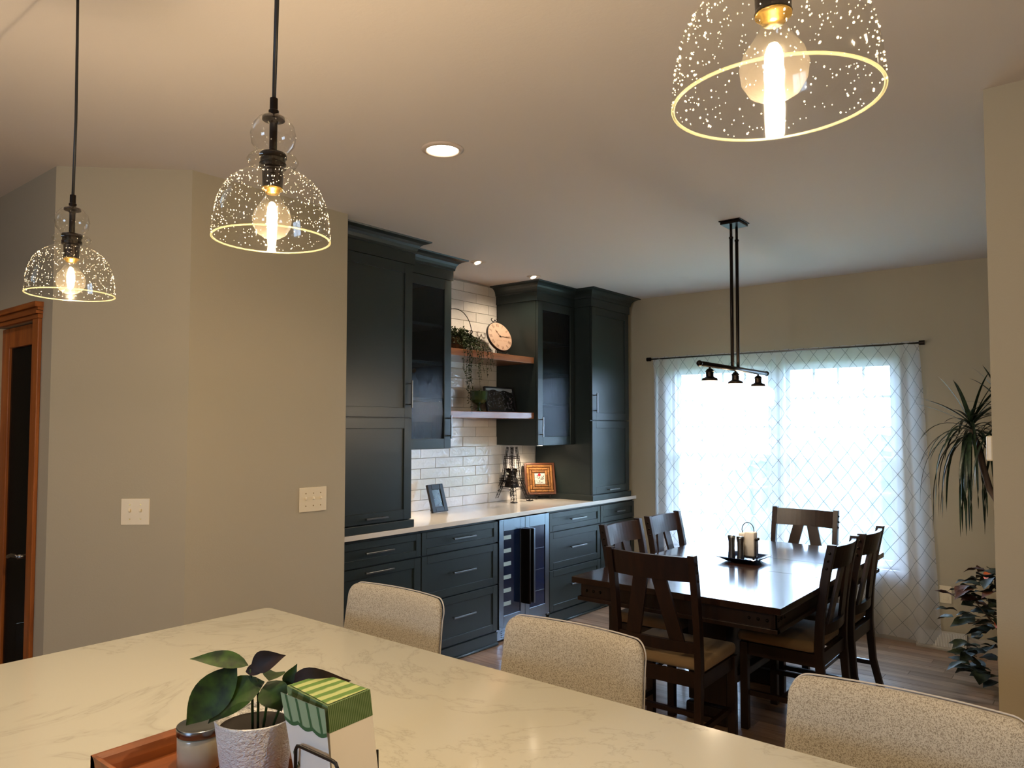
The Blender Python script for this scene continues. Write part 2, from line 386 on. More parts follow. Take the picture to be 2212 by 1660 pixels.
# ---------------------------------------------------------------- room shell
fl = struct(MB().box(-6.6, 4.2, -2.72, 6.2, -.12, -.018), 'floor', 'floor')
rng = random.Random(3)
y = 1.90; row = 0; np_ = 0
while y < W - .01:
    wd = .0885; x = -3.36 - rng.random() * .5
    while x < .75:
        L = rng.uniform(.75, 1.9); x1 = min(x + L, .80)
        MB().box(max(x, -3.40), x1 - .0015, y, min(y + wd, W + .02) - .0018, -.019, -.0006 * rng.random()).build('plank', 'plank', fl)
        np_ += 1; x = x1 + .0005
        if x1 >= .80: break
    y += wd
struct(MB().box(-6.6, 4.2, -2.72, 1.9, -.018, -.0005).box(-6.6, -3.4, 1.9, 6.2, -.018, -.0005).box(.8, 4.2, 1.9, 6.2, -.018, -.0005), 'floor_kitchen', 'plank')
struct(MB().box(-6.6, 4.2, -2.72, 6.2, C, C + .1), 'ceiling', 'ceiling')
# window wall with two openings: x -2.99..-2.11 and -2.065..-1.205, z .50..2.06
wl, wr = (-3.0, -2.125), (-2.05, -1.215); wz0, wz1 = .50, 2.055
mb = MB()
mb.box(-4.1, wl[0], W, W + .16, 0, C); mb.box(wl[1], wr[0], W, W + .16, wz0, wz1); mb.box(wr[1], 2.4, W, W + .16, 0, C)
mb.box(wl[0], wr[1], W, W + .16, 0, wz0); mb.box(wl[0], wr[1], W, W + .16, wz1, C)
struct(mb, 'wall_north', 'wall')
def window(n, x0, x1):
    g = sgroup('window_%d' % n)
    fm = MB(); t = .022
    y0, y1 = W + .03, W + .13
    fm.box(x0, x0 + t, y0, y1, wz0, wz1).box(x1 - t, x1, y0, y1, wz0, wz1).box(x0 + t, x1 - t, y0, y1, wz1 - t, wz1).box(x0 + t, x1 - t, y0, y1, wz0, wz0 + t)
    fm.build('window_frame', 'white', g, bev=.003)
    zm = (wz0 + wz1) / 2 + .02
    a, b = x0 + t, x1 - t
    for nm, z0, z1, yy in (('upper_sash', zm - .02, wz1 - t, W + .09), ('lower_sash', wz0 + t, zm + .02, W + .055)):
        s = MB(); r = .032
        s.box(a, a + r, yy, yy + .03, z0, z1).box(b - r, b, yy, yy + .03, z0, z1).box(a + r, b - r, yy, yy + .03, z1 - r, z1).box(a + r, b - r, yy, yy + .03, z0, z0 + r)
        so = s.build(nm, 'white', g, bev=.002)
        for i in range(1, 4):
            xx = a + r + (b - a - 2 * r) * i / 4; MB().box(xx - .009, xx + .009, yy + .004, yy + .026, z0 + r, z1 - r).build('muntin', 'white', so)
        for i in range(1, 3):
            zz = z0 + r + (z1 - z0 - 2 * r) * i / 3; MB().box(a + r, b - r, yy + .005, yy + .025, zz - .009, zz + .009).build('muntin', 'white', so)
        xs = [a + r + (b - a - 2 * r) * i / 4 for i in range(5)]; zs = [z0 + r + (z1 - z0 - 2 * r) * i / 3 for i in range(4)]
        for i in range(4):
            for j in range(3): MB().box(xs[i] + .006, xs[i + 1] - .006, yy + .013, yy + .016, zs[j] + .006, zs[j + 1] - .006).build('pane', 'pane', so)
    return g
window(1, *wl); window(2, *wr)
struct(MB().rbox(-3.07, -1.145, W - .035, W + .04, wz0 - .03, wz0, .004), 'trim_1', 'white')
# cabinet wall, pantry block, other walls
struct(MB().box(XB - .12, XB - .012, 2.50, W, 0, C), 'wall_west', 'wall')
mb = MB()
mb.prism([(-3.214, 2.60), (-3.204, 1.695), (-3.63, 1.28), (-3.81, 1.28), (-3.81, 1.40), (-3.68, 1.40), (-3.33, 1.75), (-3.33, 2.48), (-4.1, 2.48), (-4.1, 2.60)][::-1], 0, C)
mb.box(-6.6, -4.33, 1.28, 1.40, 0, C).box(-4.33, -3.81, 1.28, 1.40, 2.03, C)
mb.box(-6.6, -3.81, 2.48, 2.60, 0, C)
struct(mb, 'wall_pantry', 'wall')
struct(MB().box(-.313, 2.4, 3.015, 3.135, 0, C), 'wall_partition', 'wall')
struct(MB().box(2.4, 2.52, 3.015, W + .16, 0, C), 'wall_east', 'wall')
struct(MB().box(-6.72, -6.6, -2.72, 2.6, 0, C), 'wall_far_left', 'wall')
struct(MB().box(4.2, 4.32, -2.72, 3.135, 0, C).box(2.4, 4.3, 3.015, 3.135, 0, C), 'wall_far_right', 'wall')
sw = (-1.5, -.4, 1.15, 2.05)
struct(MB().box(-6.6, sw[0], -2.72, -2.6, 0, C).box(sw[1], 4.3, -2.72, -2.6, 0, C).box(sw[0], sw[1], -2.72, -2.6, 0, sw[2]).box(sw[0], sw[1], -2.72, -2.6, sw[3], C), 'wall_south', 'wall')
g_ = sgroup('window_3'); b = MB()
for x in (sw[0], (sw[0] + sw[1]) / 2 - .03, sw[1] - .06): b.box(x, x + .06, -2.70, -2.62, sw[2], sw[3])
b.box(sw[0], sw[1], -2.70, -2.62, sw[2], sw[2] + .06).box(sw[0], sw[1], -2.70, -2.62, sw[3] - .06, sw[3]); b.build('window_frame', 'white', g_)
def base_prof(x0, x1, y, h=.085, d=.014):
    return MB().box(x0, x1, y - d, y, 0, h).box(x0, x1, y - d * .6, y, h, h + .012)
struct(base_prof(-3.36, 2.4, W), 'baseboard_north', 'trimpaint')
struct(MB().box(-.327, -.313, 3.015, 3.135, 0, .085).box(-.327, 2.4, 3.001, 3.015, 0, .085), 'baseboard_partition', 'trimpaint')
# ---------------------------------------------------------------- pantry door
dg = sgroup('door_1')
MB().box(-4.33, -4.235, 1.30, 1.335, 0.01, 2.025).box(-3.905, -3.815, 1.30, 1.335, 0.01, 2.025).box(-4.235, -3.905, 1.30, 1.335, 1.925, 2.025).box(-4.235, -3.905, 1.30, 1.335, .01, .24).build('door_panel', 'cherry', dg, bev=.004)
MB().box(-4.237, -3.903, 1.314, 1.320, .238, 1.927).build('glass', 'doorglass', dg)
MB().box(-3.815, -3.745, 1.262, 1.28, 0, 2.03).box(-4.40, -4.33, 1.262, 1.28, 0, 2.03).build('casing', 'cherry', dg, bev=.004)
for i, (z0, z1, d) in enumerate(((2.03, 2.048, .020), (2.050, 2.064, .030), (2.066, 2.078, .024), (2.080, 2.104, .036))):
    MB().box(-4.41, -3.74 + (.002 * i), 1.28 - d, 1.28, z0, z1).build('casing_moulding', 'cherryx', dg)
hd = MB(); hd.cyl((-3.865, 1.30, .94), (-3.865, 1.288, .94), .028, n=20); hd.cyl((-3.865, 1.29, .94), (-3.865, 1.245, .94), .010)
hd.tube([(-3.865, 1.248, .94), (-3.90, 1.246, .942), (-3.95, 1.245, .938), (-3.985, 1.246, .930), (-4.0, 1.25, .925)], .0085, 8)
hd.build('door_handle', 'nickel', dg, smooth=True)

# ---------------------------------------------------------------- base cabinets
def pull(y0, y1, x, z, parent, r=.0055, off=.032):
    m = MB().rbox(x + off - .005, x + off + .005, y0, y1, z - .005, z + .005, .0015)
    for yy in (y0 + .022, y1 - .022): m.cyl((x - .001, yy, z), (x + off, yy, z), .0045, n=10)
    return m.build('handle', 'nickel', parent)
def pullv(z0, z1, x, y, parent, off=.032):
    m = MB().rbox(x + off - .005, x + off + .005, y - .005, y + .005, z0, z1, .0015)
    for zz in (z0 + .02, z1 - .02): m.cyl((x - .001, y, zz), (x + off, y, zz), .0045, n=10)
    return m.build('handle', 'nickel', parent)
def shaker(name, x, y0, y1, z0, z1, parent, rail=.058, th=.02, m='cab', glass=False, slab=False):
    b = MB()
    b.box(x - th, x, y0, y0 + rail, z0, z1).box(x - th, x, y1 - rail, y1, z0, z1)
    b.box(x - th, x, y0 + rail, y1 - rail, z1 - rail, z1).box(x - th, x, y0 + rail, y1 - rail, z0, z0 + rail)
    if not glass: b.box(x - th, x - .009, y0 + rail - .002, y1 - rail + .002, z0 + rail - .002, z1 - rail + .002)
    o = b.build(name, m, parent)
    md = o.modifiers.new('bevel', 'BEVEL'); md.width = .0016; md.segments = 1; md.limit_method = 'ANGLE'
    if glass:
        MB().box(x - .012, x - .008, y0 + rail - .003, y1 - rail + .003, z0 + rail - .003, z1 - rail + .003).build('glass', 'rippled', o)
    return o
def carcass(parent, x0, x1, y0, y1, z0, z1): return MB().box(x0, x1, y0 + .001, y1 - .001, z0, z1).build('body', 'cab', parent)
def base_cab(y0, y1, kind, label):
    t = thing('base_cabinet', label, 'cabinet', (-3.68, (y0 + y1) / 2, 0), 'base cabinets under the long counter')
    carcass(t, XB + .01, F - .021, y0, y1, .0, .882)
    MB().box(F - .021, F - .006, y0 + .001, y1 - .001, 0, .082).box(F - .021, F - .002, y0 + .001, y1 - .001, .082, .092).build('toe_board', 'cab', t)
    MB().tube([(F - .002, y0 + .001, .009), (F - .002, y1 - .001, .009)], .0105, 8).build('shoe_moulding', 'cab', t, smooth=True)
    g = .004; a, b = y0 + g, y1 - g; c = (a + b) / 2
    d = shaker('drawer', F, a, b, .722, .866, t, .042); hl = .11 if y1 - y0 > .7 else .07
    pull(c - hl, c + hl, F, .800, d)
    if kind == 'drawers':
        d = shaker('drawer', F, a, b, .428, .714, t, .05); pull(c - hl, c + hl, F, .578, d)
        d = shaker('drawer', F, a, b, .104, .420, t, .05); pull(c - hl, c + hl, F, .285, d)
    elif kind == 'bin':
        d = shaker('door', F, a, b, .104, .714, t); pull(c - hl, c + hl, F, .686, d)
    else:
        d = shaker('door', F, a, b, .104, .714, t); pullv(.52, .655, F, a + .028, d)
base_cab(2.603, 3.339, 'bin', 'dark teal base cabinet with pull-out door, nearest the beige wall corner')
base_cab(3.339, 4.098, 'drawers', 'dark teal three-drawer base cabinet left of the wine cooler')
base_cab(4.722, 5.470, 'drawers', 'teal three-drawer base cabinet right of the wine cooler')
base_cab(5.470, W - .01, 'door', 'narrow teal base cabinet with one drawer and door beside window wall')
# countertop
ct = MB(); ct.rbox(XB - .005, -3.35, 2.602, W - .004, .884, .914, .003)
tag(ct.build('countertop', 'quartz'), 'long pale quartz countertop running over the dark teal base cabinets', 'countertop')

# ---------------------------------------------------------------- wine cooler
t = thing('wine_cooler', 'double-door stainless wine cooler with dark glass between the drawer cabinets', 'wine cooler', (-3.68, 4.41, 0))
MB().box(XB + .02, F - .045, 4.102, 4.718, .02, .876).build('body', 'rubber', t)
for k, (a, b) in enumerate(((4.106, 4.4075), (4.4115, 4.714))):
    s = MB(); r = .052; x = F + .004
    s.box(x - .045, x, a, a + r, .11, .872).box(x - .045, x, b - r, b, .11, .872).box(x - .045, x, a + r, b - r, .79, .872).box(x - .045, x, a + r, b - r, .11, .19)
    d = s.build('door', 'steel', t, bev=.0015)
    MB().box(x - .02, x - .006, a + r - .002, b - r + .002, .188, .792).build('glass', 'darkglass', d)
    if k == 0:
        for i in range(6):
            z = .742 - i * .094
            MB().box(x - .006, x - .0035, a + r + .004, a + r + .088, z - .014, z + .014).build('shelf_front', 'plate', d)
        hy = 4.382
    else:
        for z in (.62, .46, .30): MB().box(x - .006, x - .004, a + r + .01, b - r - .01, z - .002, z + .002).build('shelf_edge', 'steel', d)
        hy = 4.436
    MB().rbox(x, x + .062, hy - .008, hy + .008, .245, .79, .002).rbox(x + .06, x + .068, hy - .009, hy + .009, .245, .79, .002).build('handle', 'steel' if k else 'bronze', d)
g = MB()
g.box(F - .03, F - .02, 4.106, 4.714, .02, .105)
go = g.build('vent_panel', 'steel', t)
for i in range(5):
    MB().box(F - .021, F - .014, 4.16, 4.66, .034 + i * .014, .041 + i * .014).build('vent_slat', 'steel', go)
MB().box(F - .02, F + .006, 4.108, 4.135, .100, .112).box(F - .02, F + .006, 4.685, 4.712, .100, .112).build('hinge', 'nickel', t)

# ---------------------------------------------------------------- tall and glass cabinets
PROF = [(.001, 2.560), (.014, 2.560), (.014, 2.628), (.022, 2.632), (.024, 2.646), (.026, 2.652), (.030, 2.664), (.040, 2.678), (.056, 2.690), (.076, 2.697), (.088, 2.699), (.092, 2.7075)]
def crown(parent, path, mi='cab'):
    P = [Vector((x, y)) for x, y in path]; N = len(P); offs = []
    for i in range(N):
        ds = []
        if i > 0: ds.append((P[i] - P[i - 1]).normalized())
        if i < N - 1: ds.append((P[i + 1] - P[i]).normalized())
        ns = [Vector((d.y, -d.x)) for d in ds]
        offs.append(ns[0] if len(ns) == 1 else (ns[0] + ns[1]) / (1 + ns[0].dot(ns[1])))
    b = MB(); rows = []
    pf = PROF + [(-.02, 2.7075), (-.02, 2.560)]
    for p, z in pf: rows.append([Vector((*(P[i] + offs[i] * p), z)) for i in range(N)])
    rows.append(rows[0]); b.grid(rows); bmesh.ops.remove_doubles(b.b, verts=b.b.verts, dist=1e-5)
    return b.build('crown_moulding', mi, parent)
def tall(y0, y1, hside, label):
    t = thing('tall_cabinet', label, 'cabinet', (-3.67, (y0 + y1) / 2, .9145), 'tall cabinets standing on the counter')
    carcass(t, XB + .01, F - .021, y0, y1, .9145, 2.565)
    MB().rbox(XB + .012, F + .012, y0 - .012, y1 + .012, .9145, .962, .003).build('base_moulding', 'cab', t)
    a, b = y0 + .003, y1 - .003
    d = shaker('door', F, a, b, 1.594, 2.558, t, .062); yy = (b - .03) if hside > 0 else (a + .03)
    pullv(1.655, 1.825, F, yy, d)
    d = shaker('door', F, a, b, .967, 1.588, t, .062); c = (a + b) / 2
    pull(c - .085, c + .085, F, .998, d)
    crown(t, [(FG + .002 if hside < 0 else XB + .05, y0), (F - .012, y0), (F - .012, y1), (FG + .002 if hside > 0 else XB + .05, y1)])
tall(2.640, 3.250, 1, 'tall dark teal cabinet beside the beige wall, left end of counter')
tall(5.343, 5.965, -1, 'tall teal cabinet at the window end of the counter')
def glasscab(y0, y1, side, label):
    t = thing('glass_door_cabinet', label, 'cabinet', (-3.75, (y0 + y1) / 2, 1.385), 'glass door wall cabinets')
    x0, x1 = XB + .002, FG - .021; z0, z1 = 1.385, 2.565; th = .018
    b = MB(); b.box(x0, x1, y0, y0 + th, z0, z1).box(x0, x1, y1 - th, y1, z0, z1).box(x0, x1, y0 + th, y1 - th, z0, z0 + th + .045).box(x0, x1, y0 + th, y1 - th, z1 - th, z1).box(x0, x0 + .01, y0 + th, y1 - th, z0, z1)
    b.build('body', 'cab', t)
    for z in (1.722, 1.975, 2.235): MB().box(x0 + .01, x1 - .02, y0 + th, y1 - th, z - .009, z + .009).build('shelf', 'cab_in', t)
    a, c = y0 + .003, y1 - .003
    d = shaker('door', FG, a, c, z0 + .003, 2.558, t, .068, glass=True)
    yy = (c - .03) if side < 0 else (a + .03); pullv(1.455, 1.615, FG, yy, d)
    if side < 0: crown(t, [(FG - .012, y0), (FG - .012, y1), (x0, y1)])
    else: crown(t, [(x0, y0), (FG - .012, y0), (FG - .012, y1)])
    MB().cyl((-3.74, (y0 + y1) / 2 + .02, 1.377), (-3.74, (y0 + y1) / 2 + .02, 1.385), .03, n=20).build('puck_lamp', 'canglow', t)
glasscab(3.252, 3.790, -1, 'glass-door wall cabinet left of the open shelves')
glasscab(4.802, 5.341, 1, 'glass-door wall cabinet right of the open shelves')
# glassware seen through the doors
def glassware(x, y, z, label, kind):
    if kind == 'bottle':
        t = thing('decanter', label, 'decanter', (x, y, z), 'stoppered decanters in the left glass cabinet')
        MB().lathe([(0, .001), (.036, .001), (.038, .01), (.034, .09), (.03, .13), (.014, .15), (.012, .18), (0, .18)], (x, y, z), 20).build('body', 'bubbleglass', t, smooth=True)
        MB().sph((x, y, z + .195), .017, 12).build('stopper', 'amber', t, smooth=True)
    else:
        t = tag(MB().lathe([(0, .001), (.03, .001), (.034, .12), (.032, .12), (.028, .006), (0, .006)], (x, y, z), 20).build('drinking_glass', 'bubbleglass', smooth=True), label, 'glass', 'tumblers in the left glass cabinet')
for i, y in enumerate((3.50, 3.60)):
    glassware(-3.72, y, 1.731, ('left' if i == 0 else 'right') + ' one of two stoppered decanters behind the glass cabinet door', 'bottle')
for i in range(5):
    glassware(-3.68, 3.36 + i * .085, 1.4485, ('leftmost', 'second from left', 'middle', 'second from right', 'rightmost')[i] + ' of five clear tumblers on the bottom shelf of the left glass-door cabinet', 'glass')

# ---------------------------------------------------------------- backsplash tiles
bs = sgroup('wall_backsplash')
MB().box(XB - .012, XB - .003, 2.62, W - .01, .914, C).build('grout_bed', 'grout', bs)
TW, TH = .310, .0775; rg = random.Random(11)
tile_mesh = []
for v in range(8):
    b = MB().rbox(-.004, .004, 0, 1, 0, 1, .0) if 0 else MB().box(-.0045, .0045, .0, TW - .003, 0, TH - .003)
    me = bpy.data.meshes.new('tile'); 
    bmesh.ops.bevel(b.b, geom=[e for e in b.b.edges if all(v_.co.x > 0 for v_ in e.verts)], offset=.0018, segments=1, affect='EDGES')
    b.b.to_mesh(me); b.b.free(); me.materials.append(M['tile']); tile_mesh.append(me)
ntile = 0
for r in range(24):
    z = .915 + r * TH
    y0 = 3.917 + (0 if r % 2 else .157)
    lo, hi = (3.26, 5.34) if z < 1.385 else (3.79, 4.80)
    k0 = math.floor((lo - y0) / TW)
    for k in range(k0, k0 + 10):
        a = y0 + k * TW; e = a + TW
        if e < lo + .01 or a > hi - .01: continue
        h = min(TH, C - z) - .003
        if h < .01: continue
        if e > hi or a < lo or h < TH - .004:
            aa, ee = max(a, lo), min(e, hi)
            o = MB().box(-.0045, .0045, 0, ee - aa - .003, 0, h).build('tile', 'tile', bs); a = aa
        else:
            o = bpy.data.objects.new('tile', tile_mesh[0]); COL.objects.link(o); o.parent = bs
        o.location = (XB + rg.uniform(-.0008, .0008), a, z)
        o.rotation_euler = (0, rg.uniform(-.010, .010), rg.uniform(-.0035, .0035)); ntile += 1

# ---------------------------------------------------------------- open shelves
for z0, lab in ((2.045, 'upper'), (1.600, 'lower')):
    t = MB().rbox(XB + .006, -3.575, 3.792, 4.800, z0, z0 + .050, .003).build('floating_shelf', 'shelfwood')
    tag(t, '%s thick wooden floating shelf between the two glass-door cabinets' % lab, 'shelf', 'floating shelves on the tiled wall')

# ---------------------------------------------------------------- island
t = thing('kitchen_island', 'large kitchen island with white veined quartz top in the foreground', 'island', (-.8, .9, 0))
xr, yb = 1.4, .25
poly = []
def rc(cx, cy, r, a0, n=6): return [(cx + r * math.cos(a0 + PI / 2 * i / n), cy + r * math.sin(a0 + PI / 2 * i / n)) for i in range(n + 1)]
rr = .03
poly = rc(xr - rr, 1.505 - rr, rr, 0) + rc(-2.268 + rr, 1.505 - rr, rr, PI / 2) + rc(-2.268 + rr, yb + rr, rr, PI) + rc(xr - rr, yb + rr, rr, 1.5 * PI)
MB().prism(poly, .884, .914).build('worktop', 'marble', t, bev=.003)
MB().box(-2.2, 1.33, .30, 1.20, .09, .884).box(-2.16, 1.3, .36, 1.16, 0, .09).build('body', 'cab', t)

# ---------------------------------------------------------------- island stools
def make_stool():
    t = thing('counter_stool', '', 'stool', (0, 0, 0), 'upholstered counter stools at the island', local=True)
    # origin floor centre, back at +y, sitter faces -y. Back: curved rounded panel
    def backpt(u, v, off):
        wd = .195 + .02 * (1 - v)
        if v > .8: pass
        x = u * (.226 + .012 * (1 - v)); curve = .035 * u * u
        y = .19 - curve * 1.0 + .05 * v; z = .62 + .36 * v
        return Vector((x, y + off, z))
    nu, nv = 44, 16
    def outline(u, v):
        r = .16  # corner rounding in (u) space near the top
        rv = .12
        vv = v
        if abs(u) > 1 - r:
            q = (abs(u) - (1 - r)) / r; vmax = 1 - rv * (1 - math.sqrt(max(0, 1 - q * q))); vv = v * vmax
        return vv
    b = MB(); front = []; back = []
    for i in range(nv + 1):
        fr, bk = [], []
        for j in range(nu + 1):
            u = -1 + 2 * j / nu; u = math.sin(u * PI / 2); v = i / nv; vv = outline(u, v)
            th = .024 * math.sqrt(max(.05, 1 - max(abs(u) ** 8, v ** 10)))
            fr.append(backpt(u, vv, -th)); bk.append(backpt(u, vv, th))
        front.append(fr); back.append(bk)
    b.grid(front); b.grid([r[::-1] for r in back])
    rim = [(0, 0)]
    b.b.verts.ensure_lookup_table()
    # close the rim
    def strip(A, B):
        b.grid([A, B])
    strip([r[0] for r in back], [r[0] for r in front]); strip([r[-1] for r in front], [r[-1] for r in back]); strip(front[-1], back[-1]); strip(back[0], front[0])
    bmesh.ops.remove_doubles(b.b, verts=b.b.verts, dist=1e-4)
    b.build('backrest', 'tweed', t, smooth=True)
    path = [backpt(-1, i / nv, 0.010) for i in range(0, nv + 1)]
    path = [(back[i][0] + front[i][0]) / 2 + Vector((-.002, .008, 0)) for i in range(nv)] + [(back[-1][j] + front[-1][j]) / 2 + Vector((0, .014, .001)) for j in range(nu + 1)] + [(back[i][-1] + front[i][-1]) / 2 + Vector((.002, .008, 0)) for i in range(nv - 1, -1, -1)]
    MB().tube(path, .0022, 6).build('piping', 'tweedpipe', t, smooth=True)
    s = MB().rbox(-.215, .215, -.22, .20, .585, .665, .03, 3); s.build('seat', 'tweed', t, smooth=True)
    for sx in (-1, 1):
        for sy in (-1, 1):
            MB().beam((sx * .18, sy * .17, .59), (sx * .205, sy * .21, 0), .036, .036).build('leg', 'espresso', t)
    MB().beam((-.19, -.19, .22), (.19, -.19, .22), .02, .03).beam((-.195, -.19, .22), (-.195, .19, .22), .02, .03).beam((.195, -.19, .22), (.195, .19, .22), .02, .03).build('footrest', 'espresso', t)
    return t
st = make_stool()
sl = ['oatmeal tweed counter stool nearest the beige wall and switch plates', 'oatmeal tweed counter stool in the middle of the three', 'oatmeal tweed counter stool cut off at lower right edge of the photo']
for i, x in enumerate((-1.898, -1.175, -.352)):
    o = st if i == 0 else dup(st)
    o.location = (x, 1.545, 0); o['label'] = sl[i]

# ---------------------------------------------------------------- dining table
t = thing('dining_table', 'dark espresso rectangular dining table with two leaf seams and metal studs', 'table', (-1.64, 4.2, 0))
X0, X1, Y0, Y1 = -2.175, -1.108, 3.245, 5.115; TZ = .765
for a, b in ((Y0, 4.045), (4.048, 4.462), (4.465, Y1)):
    MB().rbox(X0, X1, a, b, TZ - .030, TZ, .0012 if a != Y0 else .0015).build('table_top_leaf', 'tabletop', t)
ap = MB()
i_ = .035
ap.box(X0 + i_, X1 - i_, Y0 + i_, Y0 + i_ + .022, TZ - .105, TZ - .030).box(X0 + i_, X1 - i_, Y1 - i_ - .022, Y1 - i_, TZ - .105, TZ - .030)
ap.box(X0 + i_, X0 + i_ + .022, Y0 + i_, Y1 - i_, TZ - .105, TZ - .030).box(X1 - i_ - .022, X1 - i_, Y0 + i_, Y1 - i_, TZ - .105, TZ - .030)
k = .022
ap.box(X0 + k, X1 - k, Y0 + k, Y0 + k + .035, TZ - .120, TZ - .100).box(X0 + k, X1 - k, Y1 - k - .035, Y1 - k, TZ - .120, TZ - .100)
ap.box(X0 + k, X0 + k + .035, Y0 + k, Y1 - k, TZ - .120, TZ - .100).box(X1 - k - .035, X1 - k, Y0 + k, Y1 - k, TZ - .120, TZ - .100)
ap.build('apron', 'espresso', t, bev=.002)
for sx, xe in ((-1, X0 + i_), (1, X1 - i_)):
    for sy, ye in ((-1, Y0 + i_), (1, Y1 - i_)):
        for q in (.035, .075, .115):
            MB().sph((xe - sx * q, ye, TZ - .068), .0075, 10).build('stud', 'bronze', t, smooth=True)
            MB().sph((xe, ye - sy * q, TZ - .068), .0075, 10).build('stud', 'bronze', t, smooth=True)
for yy in (3.80, 4.56):
    p = MB(); p.rbox(-1.77, -1.56, yy - .05, yy + .05, .10, .645, .004); p.build('pedestal', 'espresso', t)
    MB().rbox(-1.78, -1.55, yy - .065, yy + .065, .0, .09, .01).build('foot', 'espresso', t)
MB().rbox(-1.69, -1.64, 3.84, 4.52, .20, .645, .003).build('trestle_panel', 'espresso', t)
MB().rbox(-1.74, -1.59, 3.82, 4.54, .16, .20, .004).build('stretcher_shelf', 'espresso', t)

# ---------------------------------------------------------------- dining chairs
def make_chair():
    t = thing('dining_chair', '', 'chair', (0, 0, 0), 'dark wood dining chairs around the table', local=True)
    hw = .205; HT = .972
    prof = [(0, -.245), (.20, -.195), (.44, -.178), (.60, -.186), (.80, -.212), (HT, -.248)]
    def yb(z):
        for (z0, y0), (z1, y1) in zip(prof, prof[1:]):
            if z <= z1: return y0 + (y1 - y0) * (z - z0) / (z1 - z0)
        return prof[-1][1]
    for sx in (-1, 1):
        b = MB(); rows = []; N = 14
        for i in range(N + 1):
            z = HT * i / N; yy = yb(z); x = sx * hw; d = .020 if z > .3 else .018
            rows.append([Vector((x - .016, yy - d, z)), Vector((x + .016, yy - d, z)), Vector((x + .016, yy + d, z)), Vector((x - .016, yy + d, z)), Vector((x - .016, yy - d, z))])
        b.grid(rows); bmesh.ops.remove_doubles(b.b, verts=b.b.verts, dist=1e-5); bmesh.ops.holes_fill(b.b, edges=b.b.edges)
        lg = b.build('leg', 'espresso', t, bev=.002)
        for z in (.932, .895, .858): MB().sph((sx * (hw + .016), yb(z), z), .0075, 8).build('stud', 'bronze', lg, smooth=True)
        MB().box(sx * .215 - .019, sx * .215 + .019, .165, .203, 0, .44).build('leg', 'espresso', t, bev=.002)
        MB().box(sx * .205 - .01, sx * .205 + .01, -.20, .19, .17, .195).build('stretcher', 'espresso', t)
        MB().box(sx * .21 - .012, sx * .21 + .012, -.17, .19, .375, .438).build('apron', 'espresso', t)
    def rail(z0, z1, bow, th, nm):
        n_ = 12; A = []; lo = hw - .012
        for z in (z0, z1):
            fr, bk = [], []
            for i in range(n_ + 1):
                x = -lo + 2 * lo * i / n_; dy = -bow * (1 - (x / lo) ** 2)
                fr.append(Vector((x, yb(z) + dy + th / 2, z))); bk.append(Vector((x, yb(z) + dy - th / 2, z)))
            A.append((fr, bk))
        (f0, b0), (f1, b1) = A
        b = MB().grid([f0, f1, b1, b0, f0]); bmesh.ops.remove_doubles(b.b, verts=b.b.verts, dist=1e-5); bmesh.ops.holes_fill(b.b, edges=b.b.edges)
        return b.build(nm, 'espresso', t)
    rail(.850, .962, .030, .022, 'top_rail'); rail(.525, .575, .022, .022, 'lower_rail')
    for sx in (-1, 1):
        b = MB(); rows = []
        for z, xc in ((.565, sx * .112), (.855, sx * .046)):
            yy = yb(z) - (.026 if z > .7 else .02) * (1 - (xc / .193) ** 2)
            rows.append([Vector((xc - .036, yy - .007, z)), Vector((xc + .036, yy - .007, z)), Vector((xc + .036, yy + .007, z)), Vector((xc - .036, yy + .007, z)), Vector((xc - .036, yy - .007, z))])
        b.grid(rows); bmesh.ops.remove_doubles(b.b, verts=b.b.verts, dist=1e-5); bmesh.ops.holes_fill(b.b, edges=b.b.edges)
        b.build('back_splat', 'espresso', t)
    MB().box(-.20, .20, .178, .2, .375, .438).build('apron', 'espresso', t); MB().box(-.19, .19, -.19, -.168, .375, .438).build('apron', 'espresso', t)
    MB().box(-.195, .195, -.012, .012, .172, .193).build('stretcher', 'espresso', t)
    b = MB(); rows = []
    b.rbox(-.225, .225, -.165, .222, .438, .495, .022, 3)
    b.build('seat', 'seatfab', t, smooth=True)
    return t
ch = make_chair()
CH = [(-1.652, 3.345, .02, 'dark wood chair at the near end of the table, seen from behind'),
      (-2.035, 3.935, -PI / 2, 'dark wood chair on the cabinet side of the table, nearer the island'),
      (-2.035, 4.475, -PI / 2, 'dark wood chair on the cabinet side of the table, nearer the window'),
      (-1.668, 5.165, PI, 'dark wood chair at the far end of the table against the curtains'),
      (-1.300, 4.02, PI / 2, 'dark wood chair on the partition side of the table, nearer the island'),
      (-1.290, 4.535, PI / 2, 'dark wood chair on the partition side of the table, nearer the window')]
for i, (x, y, a, lb) in enumerate(CH):
    o = ch if i == 0 else dup(ch)
    o.location = (x, y, 0); o.rotation_euler = (0, 0, a); o['label'] = lb

# ---------------------------------------------------------------- table centrepiece
cx, cy = -1.665, 4.27
b = MB(); n_ = 8
def sqring(h, z, r=.03):
    pts = []
    for q in range(4):
        for i in range(5):
            a = q * PI / 2 + PI / 2 * i / 4; c0 = (h - r) * (1 if q in (0, 3) else -1); c1 = (h - r) * (1 if q in (0, 1) else -1)
            pts.append(Vector((cx + c0 + r * math.cos(a), cy + c1 + r * math.sin(a), z)))
    return pts + [pts[0]]
b.grid([sqring(.075, TZ + .001), sqring(.085, TZ + .004), sqring(.112, TZ + .020), sqring(.125, TZ + .026), sqring(.123, TZ + .029), sqring(.108, TZ + .024), sqring(.08, TZ + .010)])
bmesh.ops.remove_doubles(b.b, verts=b.b.verts, dist=1e-5); bmesh.ops.holes_fill(b.b, edges=b.b.edges)
tag(b.build('serving_plate', 'darkglass', smooth=False), 'square dark glossy plate in the middle of the dining table', 'plate')
PZ = TZ + .0105
